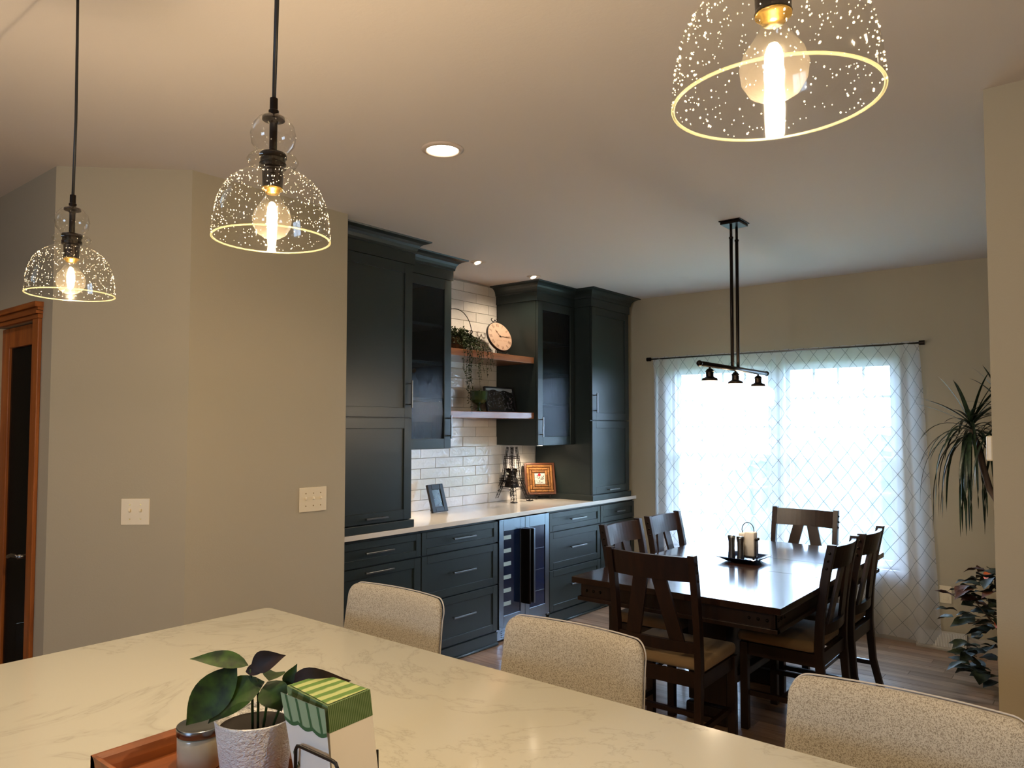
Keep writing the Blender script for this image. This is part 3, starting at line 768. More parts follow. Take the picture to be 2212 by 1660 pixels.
for i, (dx, dy) in enumerate(((-.052, -.048), (.008, -.068))):
    x, y = cx + dx, cy + dy
    t = thing('shaker', ('left' if i == 0 else 'right') + ' one of two slim dark metal salt and pepper shakers on the table', 'shaker', (x, y, PZ), 'salt and pepper shakers')
    MB().lathe([(0, 0), (.020, 0), (.021, .01), (.017, .06), (.018, .10), (.022, .125), (.022, .130), (0, .130)], (x, y, PZ), 20).build('body', 'nickel', t, smooth=True)
    MB().lathe([(0, .1302), (.0215, .1302), (.020, .136), (0, .138)], (x, y, PZ), 20).build('cap', 'steel', t, smooth=True)
t = thing('napkin_holder', 'wire napkin holder with a loop handle and studded bars on the dining table', 'napkin holder', (cx + .02, cy + .02, PZ))
b = MB(); hx, hy = cx + .022, cy + .012
b.tube([(hx, hy, PZ + .05)] + [(hx - .035 * math.cos(a), hy, PZ + .165 + .045 * math.sin(a)) for a in [i * PI / 10 for i in range(11)]] + [(hx + .035, hy, PZ + .05)], .0025, 6)
b.build('handle', 'blackmetal', t, smooth=True)
b = MB(); b.rbox(hx - .05, hx + .052, hy - .032, hy + .032, PZ + .012, PZ + .018, .002)
for sx in (-1, 1):
    for sy in (-1, 1): b.sph((hx + sx * .04, hy + sy * .025, PZ + .0075), .0075, 8)
b.build('base', 'blackmetal', t)
for dy in (-.022, .008):
    b = MB(); b.cyl((hx + .054, hy + dy, PZ + .015), (hx + .054, hy + dy, PZ + .112), .003, n=8).sph((hx + .056, hy + dy, PZ + .118), .009, 10); b.build('studded_bar', 'blackmetal', t, smooth=True)
for i, (a, b0, tl) in enumerate(((-.045, -.012, .05), (-.010, .045, -.04))):
    m = MB().rbox(hx + a, hx + b0, hy - .03, hy + .03, PZ + .0185, PZ + .150 + .008 * i, .006, 2)
    tag(m.build('paper_napkins', 'napkin', smooth=True), ('left' if i == 0 else 'right') + ' bundle of white paper napkins in the wire holder', 'napkins', 'napkins on the dining table')

# ---------------------------------------------------------------- chandelier over the table
LX = -1.63; BZ = 1.868
t = thing('linear_chandelier', 'black three-light bar chandelier with white glass shades over the dining table', 'chandelier', (LX, 4.09, C))
mb = MB(); mb.box(LX - .062, LX + .062, 4.02, 4.17, C - .006, C - .0005)
mb.box(LX - .055, LX + .055, 4.028, 4.162, C - .022, C - .006); mb.build('canopy', 'bronze', t, bev=.004)
for yy in (4.05, 4.132):
    MB().cyl((LX, yy, C - .02), (LX, yy, C - .10), .0075, n=12).cyl((LX, yy, C - .10), (LX, yy, BZ), .0095, n=12).cyl((LX, yy, C - .105), (LX, yy, C - .095), .012, n=12).build('rod', 'bronze', t, smooth=True)
MB().cyl((LX, 3.615, BZ), (LX, 4.58, BZ), .0135, n=16).sph((LX, 3.615, BZ), .0165).sph((LX, 4.58, BZ), .0165).build('bar', 'bronze', t, smooth=True)
for yy in (3.742, 4.090, 4.440):
    z = BZ
    so = MB().lathe([(0, 0), (.006, 0), (.006, -.018), (.014, -.022), (.022, -.032), (.024, -.036), (.020, -.038), (.020, -.062), (.026, -.066), (.040, -.072), (.042, -.084), (0, -.084)], (LX, yy, z), 24).build('socket', 'bronze', t, smooth=False)
    sh = MB().lathe([(.040, -.084), (.060, -.088), (.085, -.104), (.092, -.122), (.092, -.150), (.086, -.175), (.083, -.200), (.081, -.200), (.084, -.175), (.090, -.150), (.090, -.122), (.083, -.106), (.060, -.090), (.040, -.086)], (LX, yy, z), 36).build('shade', 'frost', t, smooth=True)
    MB().sph((LX, yy, z - .145), .030, 16, (1, 1, 1.15)).build('bulb', 'bulbglow', t, smooth=True)
    light('chandelier_light', 'POINT', (LX, yy, z - .186), 4, SOFT, .03)

# ---------------------------------------------------------------- island pendants
def pendant(x, label, first=None):
    y, z = .915, 1.943
    t = thing('pendant_light', '', 'pendant light', (0, 0, 0), 'seeded glass pendants over the island', local=True)
    pr = [(.123, 0), (.1235, .008), (.121, .04), (.115, .075), (.104, .103), (.088, .124), (.068, .139), (.050, .149), (.038, .157),
          (.040, .160), (.050, .164), (.0545, .172), (.050, .180), (.036, .186), (.030, .189), (.034, .194), (.045, .208), (.0485, .228), (.044, .248), (.032, .264), (.018, .273), (.012, .275)]
    k = pr.index((.030, .189))
    MB().lathe(pr[:k + 1], (0, 0, 0), 56).build('shade', 'shade', t, smooth=True)
    MB().lathe(pr[k:], (0, 0, 0), 40).build('glass_ball', 'bubbleglass', t, smooth=True)
    MB().tube([(.1225 * math.cos(a), .1225 * math.sin(a), 0) for a in [2 * PI * i / 64 for i in range(64)]], .0021, 8, True).build('rim', 'rimglass', t, smooth=True)
    rg = random.Random(5); b = MB()
    for i in range(700):
        zz = rg.uniform(.006, .145) if rg.random() < .9 else rg.uniform(.16, .27)
        for (r0, z0), (r1, z1) in zip(pr, pr[1:]):
            if z0 <= zz <= z1: break
        rr_ = r0 + (r1 - r0) * (zz - z0) / (z1 - z0); a = rg.uniform(0, 2 * PI); s_ = rg.choice((.0006, .0007, .0008, .0010, .0014))
        b.ico((rr_ * math.cos(a), rr_ * math.sin(a), zz), s_, 1, (1, 1, 1.3))
    o = b.build('glass_seeds', 'seedb', t, smooth=True); o['kind'] = 'stuff'
    MB().lathe([(0, .310), (.0085, .310), (.0085, .285), (.011, .283), (.011, .272), (.024, .268), (.024, .262), (.012, .258), (.0085, .254), (.0085, .190), (.0275, .188), (.029, .184), (.029, .178), (.0265, .176), (.0265, .168), (.0285, .166), (.0285, .156), (.0225, .154), (.0215, .117), (.0225, .113), (0, .113)], (0, 0, 0), 28).build('socket', 'bronze', t, smooth=False)
    MB().lathe([(.018, .1125), (.022, .1125), (.022, .109), (.017, .108), (.014, .100), (0, .100)], (0, 0, 0), 24).build('bulb_collar', 'goldmetal', t, smooth=True)
    MB().lathe([(.0145, .102), (.017, .092), (.025, .078), (.0365, .062), (.0415, .045), (.039, .027), (.030, .012), (.016, .004), (0, .002)], (0, 0, 0), 28).build('bulb', 'bulbglass', t, smooth=True)
    MB().sph((0, 0, .052), .0115, 14, (1, 1, 2.1)).build('filament', 'bulbglow', t, smooth=True)
    return t
pt = pendant(0, '')
pl_ = ['smallest-looking seeded glass pendant, above the wooden pantry door', 'seeded glass pendant beside the recessed ceiling lamp, second from the door', 'largest-looking seeded glass pendant cut off by the top edge of the photo']
PS = .80; PDY = .915 * PS; PDZ = H0 + .401 * PS
for o_ in pt.children:
    o_.data.transform(Matrix.Diagonal((PS, PS, PS, 1)))
for i, x in enumerate((-2.457 * PS, -1.386 * PS, -.311 * PS)):
    o = pt if i == 0 else dup(pt)
    o.location = (x, PDY, PDZ); o['label'] = pl_[i]
    sgn = (.006, .004, -.003)[i]
    MB().tube([(x, PDY, PDZ + .305 * PS), (x + sgn, PDY, 2.30), (x + sgn * .2, PDY, 2.50), (x - sgn, PDY, 2.705)], .0036, 8).build('cord', 'rubber', o, smooth=True, off=(x, PDY, PDZ))
    MB().cyl((x, PDY, C - .022), (x, PDY, C - .0005), .045, n=28).build('ceiling_rose', 'bronze', o, smooth=False, off=(x, PDY, PDZ))
    light('pendant_bulb_light', 'POINT', (x, PDY, PDZ + .011), 6.5, WARM, .008)

# ---------------------------------------------------------------- ceiling lights
for i, (x, y) in enumerate(CAN_AND_FILLS):
    if i != 0 and i != 99: pass
    lb = 'round recessed ceiling lamp glowing between the pendants and the chandelier' if i == 0 else 'added fill lamp over the kitchen, unseen and without a fixture'
    if i: continue
    t = thing('recessed_light', lb, 'ceiling light', (x, y, C))
    MB().lathe([(.088, 0), (.088, -.004), (.070, -.010), (.066, -.004)], (x, y, C), 40).build('trim_ring', 'candim', t, smooth=True)
    MB().lathe([(0, -.012), (.035, -.010), (.066, -.003)], (x, y, C), 40).build('lens', 'canglow', t, smooth=True)
for i, y in enumerate((3.95, 4.611)):
    x = -3.435
    t = thing('gimbal_light', 'small tilted ceiling spotlight ' + ('nearer the tall cabinet by the beige wall' if i == 0 else 'nearer the window, over the right of the shelf bay'), 'ceiling light', (x, y, C), 'gimbal spotlights over the shelf bay')
    MB().lathe([(.056, 0), (.056, -.003), (.044, -.006), (.036, -.002)], (x, y, C), 36).build('trim_ring', 'candim', t, smooth=True)
    mx = Matrix.Translation((x - .004, y - .004, C - .004)) @ Matrix.Rotation(math.radians(-20), 4, 'Y')
    MB().cyl((0, 0, -.004), (0, 0, .0), .034, n=28).xf(mx).build('gimbal', 'candim', t)
    MB().cyl((0, 0, -.0065), (0, 0, -.004), .021, n=24).xf(mx).build('lens', 'canglow', t)

# ---------------------------------------------------------------- switches, outlet, thermostat, register
def plate(name, mx, n, label, parentcat, w_, h_):
    t = thing(name, label, parentcat, mx.translation[:], local=False)
    MB().rbox(-w_ / 2, w_ / 2, 0, .006, -h_ / 2, h_ / 2, .0022, 2, mx).build('cover_plate', 'ivory', t)
    for i in range(n):
        x = (i - (n - 1) / 2) * .046
        MB().rbox(x - .004, x + .004, .004, .016, -.004, .010, .001, 1, mx @ Matrix.Rotation(.35, 4, 'X')).build('toggle', 'ivory', t)
        MB().cyl((x, .0045, .032), (x, .0068, .032), .003, n=8).cyl((x, .0045, -.032), (x, .0068, -.032), .003, n=8).xf(mx).build('screw', 'goldmetal', t)
# frames: local x = right seen from room, local y = out of wall, z up
def frame_mx(p, nrm):
    nrm = Vector(nrm).normalized(); z = Vector((0, 0, 1)); x = nrm.cross(z)
    return Matrix.Translation(p) @ Matrix((x, nrm, z)).transposed().to_4x4()
plate('light_switch', frame_mx((-3.362, 1.545, 1.157), (.702, -.712, 0)), 2, 'double toggle switch plate on the angled wall beside the pantry door', 'switch', .122, .116)
plate('light_switch', frame_mx((-3.211, 2.386, 1.160), (1, -.011, 0)), 3, 'triple toggle switch plate on the beige wall near the tall cabinet', 'switch', .168, .126)
t = thing('wall_outlet', 'ivory wall outlet behind the lower plant on the window wall', 'outlet', (-.925, W, .37))
mx = frame_mx((-.925, W - .0, .37), (0, -1, 0))
MB().rbox(-.037, .037, 0, .006, -.06, .06, .002, 2, mx).build('cover_plate', 'ivory', t)
for z in (-.024, .024): MB().rbox(-.016, .016, .004, .0085, z - .014, z + .014, .002, 1, mx).build('socket', 'ivory', t)
t = thing('thermostat', 'white thermostat on the end of the partition wall', 'thermostat', (-.313, 3.075, 1.468))
MB().rbox(-.333, -.3135, 3.035, 3.115, 1.426, 1.512, .005, 2).build('housing', 'ivory', t)
MB().box(-.3337, -.3328, 3.055, 3.095, 1.470, 1.500).build('display', 'darkglass', t)
t = thing('floor_register', 'white slotted baseboard heat register at the foot of the curtain', 'register', (-.95, W, 0))
def wedge(x0, x1):
    b = MB(); pts = [(W - .014, 0), (W - .085, 0), (W - .085, .012), (W - .018, .118), (W - .014, .118)]
    b.prism([(p, q) for p, q in pts], x0, x1, Matrix(((0, 0, 1, 0), (1, 0, 0, 0), (0, 1, 0, 0), (0, 0, 0, 1)))); return b
wedge(-1.10, -.80).build('housing', 'trimpaint', t)
for i in range(30):
    x = -1.085 + i * .0093
    MB().beam((x, W - .081, .024), (x, W - .027, .108), .003, .004, (0, -1, .5)).build('louver', 'white', t)

# ---------------------------------------------------------------- curtains and rod
RZ = 2.140; RY = W - .085
t = thing('curtain_rod', 'thin grey curtain rod with dark end caps over the double window', 'curtain rod', (-2.09, RY, RZ))
MB().cyl((-3.165, RY, RZ), (-1.03, RY, RZ), .0065, n=12).build('rod', 'nickel', t, smooth=True)
MB().cyl((-3.19, RY, RZ), (-3.155, RY, RZ), .017, n=14).build('finial', 'bronze', t)
MB().cyl((-1.04, RY, RZ), (-1.005, RY, RZ), .017, n=14).build('finial', 'bronze', t)
MB().cyl((-3.14, RY, RZ), (-3.14, W, RZ), .006, n=8).cyl((-1.055, RY, RZ), (-1.055, W, RZ), .006, n=8).build('bracket', 'bronze', t)
def curtain(x0, x1, seed, label, gather):
    rg = random.Random(seed); nx, nz = 260, 40
    ph = [rg.uniform(0, 6.28) for _ in range(5)]
    b = bmesh.new(); uvl = b.loops.layers.uv.new('UVMap'); V = []; U = []
    prevx = None
    for j in range(nz + 1):
        z = RZ + .014 - (RZ - .018) * j / nz; row = []; us = []; s = 0; px = None
        for i in range(nx + 1):
            u = i / nx
            x = x0 + (x1 - x0) * u
            # wider folds at the gathered ends
            amp = .003 + .022 * (gather(u)) * (0.45 + .55 * min(1, j / 8)); fr = 52
            yy = RY + amp * math.sin(x * fr + ph[0] + .4 * math.sin(z * 1.3)) + .5 * amp * math.sin(x * 23 + ph[1]) + .003 * math.sin(x * 90 + ph[2])
            if j < 2: yy = RY + (yy - RY) * .35
            p = Vector((x + (.10 * (1 - z / RZ) * max(0, (u - .80) / .2) if x1 > -1.2 else 0), yy, z + .003 * math.sin(x * 60) * (j == 0) + (.012 * math.sin(x * 9 + ph[3]) if j == nz else 0)))
            if px is not None: s += (p - px).length
            px = p; row.append(b.verts.new(p)); us.append(s)
        V.append(row); U.append(us)
    ref = U[nz // 2]
    for j in range(nz):
        for i in range(nx):
            f = b.faces.new((V[j][i], V[j][i + 1], V[j + 1][i + 1], V[j + 1][i])); f.smooth = True
            for lp, (jj, ii) in zip(f.loops, ((j, i), (j, i + 1), (j + 1, i + 1), (j + 1, i))): lp[uvl].uv = (ref[ii], V[jj][ii].co.z)
    me = bpy.data.meshes.new('sheer_curtain'); b.to_mesh(me); b.free(); me.materials.append(M['sheer'])
    o = bpy.data.objects.new('sheer_curtain', me); COL.objects.link(o); tag(o, label, 'curtain', 'sheer lattice curtains on the double window')
curtain(-3.135, -2.055, 1, 'white sheer diamond-lattice curtain over the window nearer the cabinets', lambda u: .25 + .75 * max(0, 1 - u / .28) + .3 * max(0, (u - .93) / .07))
curtain(-2.10, -1.045, 2, 'white sheer diamond-lattice curtain over the window nearer the tall plant', lambda u: .15 + 1.5 * max(0, (u - .84) / .16) + .3 * max(0, 1 - u / .06))

# ---------------------------------------------------------------- leaves
def leaf_mesh(base_, tip, width, upv=(0, 0, 1), droop=.0, fold=.25, n=8, shape=1.0, curl=0., segs=2):
    a, c = Vector(base_), Vector(tip); d = c - a; L = d.length; dn = d.normalized(); u = Vector(upv); s = dn.cross(u)
    if s.length < 1e-3: s = dn.cross(Vector((1, 0, 0)))
    s.normalize(); u = s.cross(dn).normalized(); rows = []
    for i in range(n + 1):
        t_ = i / n; wv = width / 2 * (math.sin(PI * min(1, t_ ** .72)) ** 1.1 if shape >= 1 else (min(1, t_ * 6) * (1 - t_) ** .55)); wv = max(wv, .0004)
        p = a + d * t_ + u * (droop * L * math.sin(PI * t_)) + u * 0
        row = []
        for k in range(-segs, segs + 1):
            q = k / segs; row.append(p + s * (wv * q) + u * (abs(q) ** 1.3 * wv * fold) + u * curl * wv * math.sin(t_ * 9 + k) * .3)
        rows.append(row)
    return rows
def leaf(parent, m, *a, thick=.0006, name='leaf', **k):
    b = MB().grid(leaf_mesh(*a, **k)); o = b.build(name, m, parent, smooth=True); return o

# ---------------------------------------------------------------- island tray group
t = thing('wooden_tray', 'orange-brown wooden tray with curved sides at the near edge of the island', 'tray', (-1.13, .695, .9142))
x0, x1, y0, y1 = -1.402, -.86, .575, .815; z0 = .9142
MB().rbox(x0 + .012, x1 - .012, y0 + .012, y1 - .012, z0, z0 + .012, .002).build('base', 'traywood', t)
def wallprof(b, A, B, inn, ext=True):
    A, B, inn = Vector(A), Vector(B), Vector(inn); pf = [(0, 0), (0, .046), (.006, .0465), (.014, .040), (.020, .026), (.024, .012), (.024, 0)]
    rows = []
    for p, h in pf: rows.append([A + inn * p + Vector((0, 0, h)), B + inn * p + Vector((0, 0, h))])
    rows.append(rows[0]); b.grid(rows)
for A, B, I in (((x0, y0, z0), (x0, y1, z0), (1, 0, 0)), ((x1, y0, z0), (x1, y1, z0), (-1, 0, 0)), ((x0 + .001, y0, z0), (x1 - .001, y0, z0), (0, 1, 0)), ((x0 + .001, y1, z0), (x1 - .001, y1, z0), (0, -1, 0))):
    b = MB(); wallprof(b, A, B, I); bmesh.ops.remove_doubles(b.b, verts=b.b.verts, dist=1e-5); bmesh.ops.holes_fill(b.b, edges=b.b.edges); b.build('side', 'traywood', t)
TB = z0 + .0125
# plant pot
px, py = -1.140, .735
t = thing('potted_plant', 'small leafy plant in a white textured pot on the wooden tray', 'potted plant', (px, py, TB))
MB().lathe([(0, 0), (.050, 0), (.052, .006), (.0665, .118), (.0675, .121), (.065, .122), (.0635, .118), (.060, .104), (0, .104)], (px, py, TB), 48).build('pot', 'potwhite', t, smooth=True)
MB().lathe([(0, .106), (.0605, .1045)], (px, py, TB), 32).build('soil', 'soil', t)
tip = TB + .105
hub = Vector((-1.127, .715, 1.133)); 
for p in ((hub, (-1.128, .722, tip - .004)), ((-1.103, .735, 1.108), (-1.118, .735, tip - .004)), ((-1.079, .755, 1.105), (-1.108, .745, tip - .004)), ((-1.115, .72, 1.118), (-1.122, .728, tip - .004))):
    a, c = Vector(p[0]), Vector(p[1]); MB().tube([a, a.lerp(c, .4) + Vector((.003, 0, .003)), c], .0022, 6).build('stem', 'leafgreen', t, smooth=True)
view = Vector((0, 0, H0)) - Vector((px, py, 1.1)); view.normalize()
UPV = (view + Vector((0, 0, .9))).normalized()
leaf(t, 'leafgreen', (-1.128, .712, 1.139), (-1.206, .650, 1.149), .034, UPV, droop=.07, n=10)
leaf(t, 'leafgreen', (-1.143, .700, 1.137), (-1.214, .650, 1.037), .062, view, droop=.14, n=12)
leaf(t, 'leafgreen', (-1.104, .728, 1.113), (-1.176, .668, 1.044), .062, UPV, droop=.12, n=12)
leaf(t, 'leafmaroon', (-1.126, .716, 1.139), (-1.080, .752, 1.156), .036, view, droop=.10, n=10, curl=.2)
leaf(t, 'leafmaroon', (-1.136, .712, 1.127), (-1.098, .742, 1.140), .020, view, droop=.12, n=10)
leaf(t, 'leafgreen', (-1.104, .733, 1.112), (-1.078, .744, 1.066), .050, view, droop=.25, n=10, curl=.4)
leaf(t, 'leafmaroon', (-1.080, .757, 1.106), (-1.000, .826, 1.112), .050, view, droop=.24, n=10, curl=.2)
leaf(t, 'leafgreen', (-1.081, .752, 1.106), (-1.062, .762, 1.143), .022, view, droop=.05, n=8)
leaf(t, 'leafgreen', (-1.110, .740, 1.110), (-1.16, .79, 1.10), .040, UPV, droop=.1, n=8)
# candle
qx, qy = -1.288, .716
t = thing('jar_candle', 'cream jar candle with a silver metal lid on the wooden tray', 'candle', (qx, qy, TB))
MB().lathe([(0, 0), (.036, 0), (.038, .003), (.0385, .055), (.037, .058), (0, .058)], (qx, qy, TB), 40).build('jar', 'candlewax', t, smooth=True)
MB().lathe([(0, .0585), (.0375, .0585), (.0395, .060), (.0400, .072), (.0392, .0745), (.037, .0735), (0, .0735)], (qx, qy, TB), 40).build('lid', 'steel', t, smooth=True)
# napkin caddy
t = thing('napkin_caddy', 'black wire napkin caddy on the wooden tray', 'napkin caddy', (-.965, .75, TB))
b = MB(); r_ = .0028; bx0, bx1, yf, yk = -.968, -.868, .694, .800
b.tube([(bx0, yf, TB + .003), (bx0, yf, 1.050), (bx0 + .004, yf, 1.0565), (bx0 + .012, yf, 1.058), (bx1 - .012, yf, 1.058), (bx1 - .004, yf, 1.0565), (bx1, yf, 1.050), (bx1, yf, TB + .003)], r_, 8)
b.build('front_wire', 'blackmetal', t, smooth=True)
b = MB(); b.tube([(bx0, yk, TB + .003), (bx0, yk, 1.032), (-.935, yk, 1.0), (-.912, yk, 1.004), (-.904, yk, 1.032), (-.902, yk, TB + .003)], r_, 8); b.build('back_wire', 'blackmetal', t, smooth=True)
b = MB(); b.tube([(bx0, yf, TB + .003), (bx0, yk, TB + .003), (bx1, yk, TB + .003), (bx1, yf, TB + .003)], r_, 8, True); b.build('base_wire', 'blackmetal', t, smooth=True)
# stack of napkins: fans out towards the top
TZn = 1.122
t = thing('napkin_stack', 'stack of paper napkins with green striped tops standing in the caddy', 'napkins', (-.965, .75, TB))
top = [Vector((-1.038, .726, TZn)), Vector((-.918, .714, TZn - .001)), Vector((-.922, .800, TZn)), Vector((-1.040, .800, TZn))]
bot = [Vector((-.960, .702, TB + .008)), Vector((-.876, .702, TB + .008)), Vector((-.876, .790, TB + .008)), Vector((-.960, .790, TB + .008))]
def loft(fr0, fr1, nm, m, ins=0.):
    cen_t = sum(top, Vector()) / 4; cen_b = sum(bot, Vector()) / 4
    def lv(f): 
        r = []
        for a, c in zip(top, bot):
            p = a.lerp(c, f); cc = cen_t.lerp(cen_b, f); r.append(p + (p - cc).normalized() * ins)
        return r
    A, B = lv(fr0), lv(fr1); b = MB(); b.grid([A + [A[0]], B + [B[0]]]); bmesh.ops.remove_doubles(b.b, verts=b.b.verts, dist=1e-6); bmesh.ops.holes_fill(b.b, edges=b.b.edges); return b.build(nm, m, t)
loft(.0, .20, 'green_border', 'ginghamside', .0006); loft(.199, 1., 'paper_body', 'napkin')
b = MB(); b.grid([[top[0] + Vector((.003, .003, .0012)), top[1] + Vector((-.003, .003, .0012))], [top[3] + Vector((.003, -.003, .0012)), top[2] + Vector((-.003, -.003, .0012))]]); b.build('striped_top', 'gingham', t)
# loose front napkin
fA, fB = Vector((-1.023, .704, 1.121)), Vector((-.914, .706, 1.119)); gA, gB = Vector((-.962, .6985, .965)), Vector((-.876, .6985, .965))
t2 = thing('front_napkin', 'front paper napkin leaning out of the caddy, printed with leaves and yellow flowers', 'napkin', (-.965, .70, TB))
def fpt(u, v, o=0.): return fA.lerp(fB, u).lerp(gA.lerp(gB, u), v) + Vector((0, -o, 0))
b = MB(); b.grid([[fpt(i / 6, j / 6) for i in range(7)] for j in range(7)]); b.build('sheet', 'napkin', t2)
b = MB(); b.grid([[fpt(i / 24, 0, .0006) for i in range(25)], [fpt(i / 24, .24 + .03 * abs(math.sin(i / 24 * PI * 3)), .0006) for i in range(25)]]); b.build('pale_border', 'palegreen', t2)
for i in range(4):
    u = .1 + i * .24; b = MB(); b.grid([[fpt(u, 0, .0010), fpt(u + .05, 0, .0010)], [fpt(u + .05, .24, .0010), fpt(u + .1, .24, .0010)]]); b.build('stripe', 'greenprint', t2)
b = MB(); b.grid([[fpt(i / 24, .24 + .03 * abs(math.sin(i / 24 * PI * 3)) - .035, .0010) for i in range(25)], [fpt(i / 24, .24 + .03 * abs(math.sin(i / 24 * PI * 3)), .0010) for i in range(25)]]); b.build('scalloped_edge', 'greenprint', t2)
rg = random.Random(4); b = MB(); by = MB()
for i in range(34):
    u = rg.uniform(.06, .75); v = rg.uniform(.45, .98) 
    if v < .5 + u * .3: continue
    a = rg.uniform(-.9, .9); L = rg.uniform(.05, .11); p = fpt(u, v, .0012); q = fpt(u + math.sin(a) * L, v - math.cos(a) * L * .8, .0012)
    sd = fpt(u + .018, v, .0012) - p
    b.grid([[p, p], [p.lerp(q, .5) - sd, p.lerp(q, .5) + sd], [q, q]])
for i in range(6):
    u = rg.uniform(.05, .6); v = rg.uniform(.74, .98); c_ = fpt(u, v, .0014)
    ring = [c_ + (fpt(u + .045, v, .0014) - c_) * math.cos(k * PI / 5) + (fpt(u, v + .04, .0014) - c_) * math.sin(k * PI / 5) for k in range(10)]
    vs = [by.b.verts.new(p) for p in ring]; by.b.faces.new(vs)
b.build('leaf_print', 'greenprint', t2); by.build('flower_print', 'yellowprint', t2)

# ---------------------------------------------------------------- items on the long counter
CT = .9145
def easel(parent, mx, w_=.12):
    for sx in (-1, 1):
        pts = []
        for i in range(16):
            a = i / 15 * 1.6 * PI; r = .016 * (1 - i / 22); pts.append((sx * w_ / 2, .022 + .006 - math.cos(a) * r * 1.0, .018 + math.sin(a) * r))
        b = MB().tube([mx @ Vector(p) for p in [(sx * w_ / 2, -.05, .16), (sx * w_ / 2, -.012, .03), (sx * w_ / 2, -.005, .012)] + pts], .0040, 6); b.build('scroll_foot', 'blackmetal', parent, smooth=True)
    MB().tube([mx @ Vector(p) for p in ((-w_ / 2, -.012, .03), (0, -.012, .028), (w_ / 2, -.012, .03))], .0025, 6).build('cross_wire', 'blackmetal', parent, smooth=True)
    MB().tube([mx @ Vector(p) for p in ((0, -.03, .10), (0, -.10, .003))], .0025, 6).build('rear_leg', 'blackmetal', parent, smooth=True)
# black photo frame leaning back
def lean(p, yawn, tilt):   # local x right, local y toward viewer, z up
    n_ = Vector((math.cos(yawn), math.sin(yawn), 0)); m_ = frame_mx(p, n_)
    return m_ @ Matrix.Rotation(tilt, 4, 'X')
mx = lean((-3.772, 3.925, CT + .004), math.radians(2), math.radians(17))
t = thing('photo_frame', 'small black photo frame leaning on the counter left of the wire tower', 'photo frame', (-3.78, 3.925, CT))
w_, h_ = .165, .205
b = MB().box(-w_ / 2, -w_ / 2 + .038, -.012, .008, 0, h_, mx).box(w_ / 2 - .038, w_ / 2, -.012, .008, 0, h_, mx).box(-w_ / 2 + .038, w_ / 2 - .038, -.012, .008, 0, .04, mx).box(-w_ / 2 + .038, w_ / 2 - .038, -.012, .008, h_ - .04, h_, mx)
b.build('frame', 'black', t, bev=.003)
MB().box(-w_ / 2 + .036, w_ / 2 - .036, -.004, .001, .038, h_ - .038, mx).build('picture', 'photo_blue', t)
MB().beam(mx @ Vector((0, -.012, .13)), Vector((-3.772 - .085, 3.925, CT + .003)), .03, .003).build('stand', 'black', t)
# cork frame with picture on an easel
mx = lean((-3.800, 5.200, CT + .040), math.radians(-38), math.radians(14))
t = thing('cork_frame', 'wooden frame of wine corks around a small tile picture, on a scroll easel', 'picture frame', (-3.80, 5.215, CT))
w_ = .27; h_ = .275
b = MB(); fr = .017
b.box(-w_ / 2, -w_ / 2 + fr, -.014, .012, 0, h_, mx).box(w_ / 2 - fr, w_ / 2, -.014, .012, 0, h_, mx).box(-w_ / 2 + fr, w_ / 2 - fr, -.014, .012, 0, fr, mx).box(-w_ / 2 + fr, w_ / 2 - fr, -.014, .012, h_ - fr, h_, mx)
b.build('frame', 'corkrim', t, bev=.002)
MB().box(-w_ / 2 + fr, w_ / 2 - fr, -.012, -.008, fr, h_ - fr, mx).build('backing', 'corkrim', t)
rg = random.Random(8)
for ring in range(3):
    m_ = fr + .012 + ring * .0235; lo, hi = -w_ / 2 + m_, w_ / 2 - m_; zl, zh = m_, h_ - m_
    for side in range(4):
        s0, s1 = ((lo - .010, hi - .012), (lo + .012, hi + .010), (zl + .012, zh + .010), (zl - .010, zh - .012))[side]
        k_ = max(2, round((s1 - s0) / .048)); st_ = (s1 - s0) / k_
        for q in range(k_):
            a, c_ = s0 + q * st_ + .0008, s0 + (q + 1) * st_ - .0008
            if side == 0: P, Q = (a, 0, zl), (c_, 0, zl)
            elif side == 1: P, Q = (a, 0, zh), (c_, 0, zh)
            elif side == 2: P, Q = (lo, 0, a), (lo, 0, c_)
            else: P, Q = (hi, 0, a), (hi, 0, c_)
            MB().cyl(mx @ Vector(P), mx @ Vector(Q), .0108, n=10).build('cork', 'cork', t, smooth=False)
MB().box(-.046, .046, -.006, .003, h_ / 2 - .046, h_ / 2 + .046, mx).build('tile_picture', 'napkin', t)
b = MB(); rg = random.Random(21)
for i in range(46):
    a = rg.uniform(0, 2 * PI); r = .041 * math.sqrt(rg.random()); p = Vector((r * math.cos(a), .0042, h_ / 2 + r * math.sin(a) - .002)); s_ = rg.uniform(.0015, .005)
    b.box(p.x - s_, p.x + s_, .0030, .0042, p.z - s_ * .5, p.z + s_ * .5, mx @ Matrix.Translation(p) @ Matrix.Rotation(rg.uniform(0, 3), 4, 'Y') @ Matrix.Translation(-p))
b.build('dark_marks', 'black', t)
MB().cyl((.004, .0032, h_ / 2 + .033), (.004, .0052, h_ / 2 + .033), .013, n=20).xf(mx).build('red_dot', 'red', t)
em = thing('display_easel', 'black scroll wire easel holding the cork frame', 'easel', (-3.80, 5.20, CT), 'scroll easels on the counter')
mxe = lean((-3.775, 5.195, CT + .001), math.radians(-38), 0.0)
easel(em, mxe, .12)
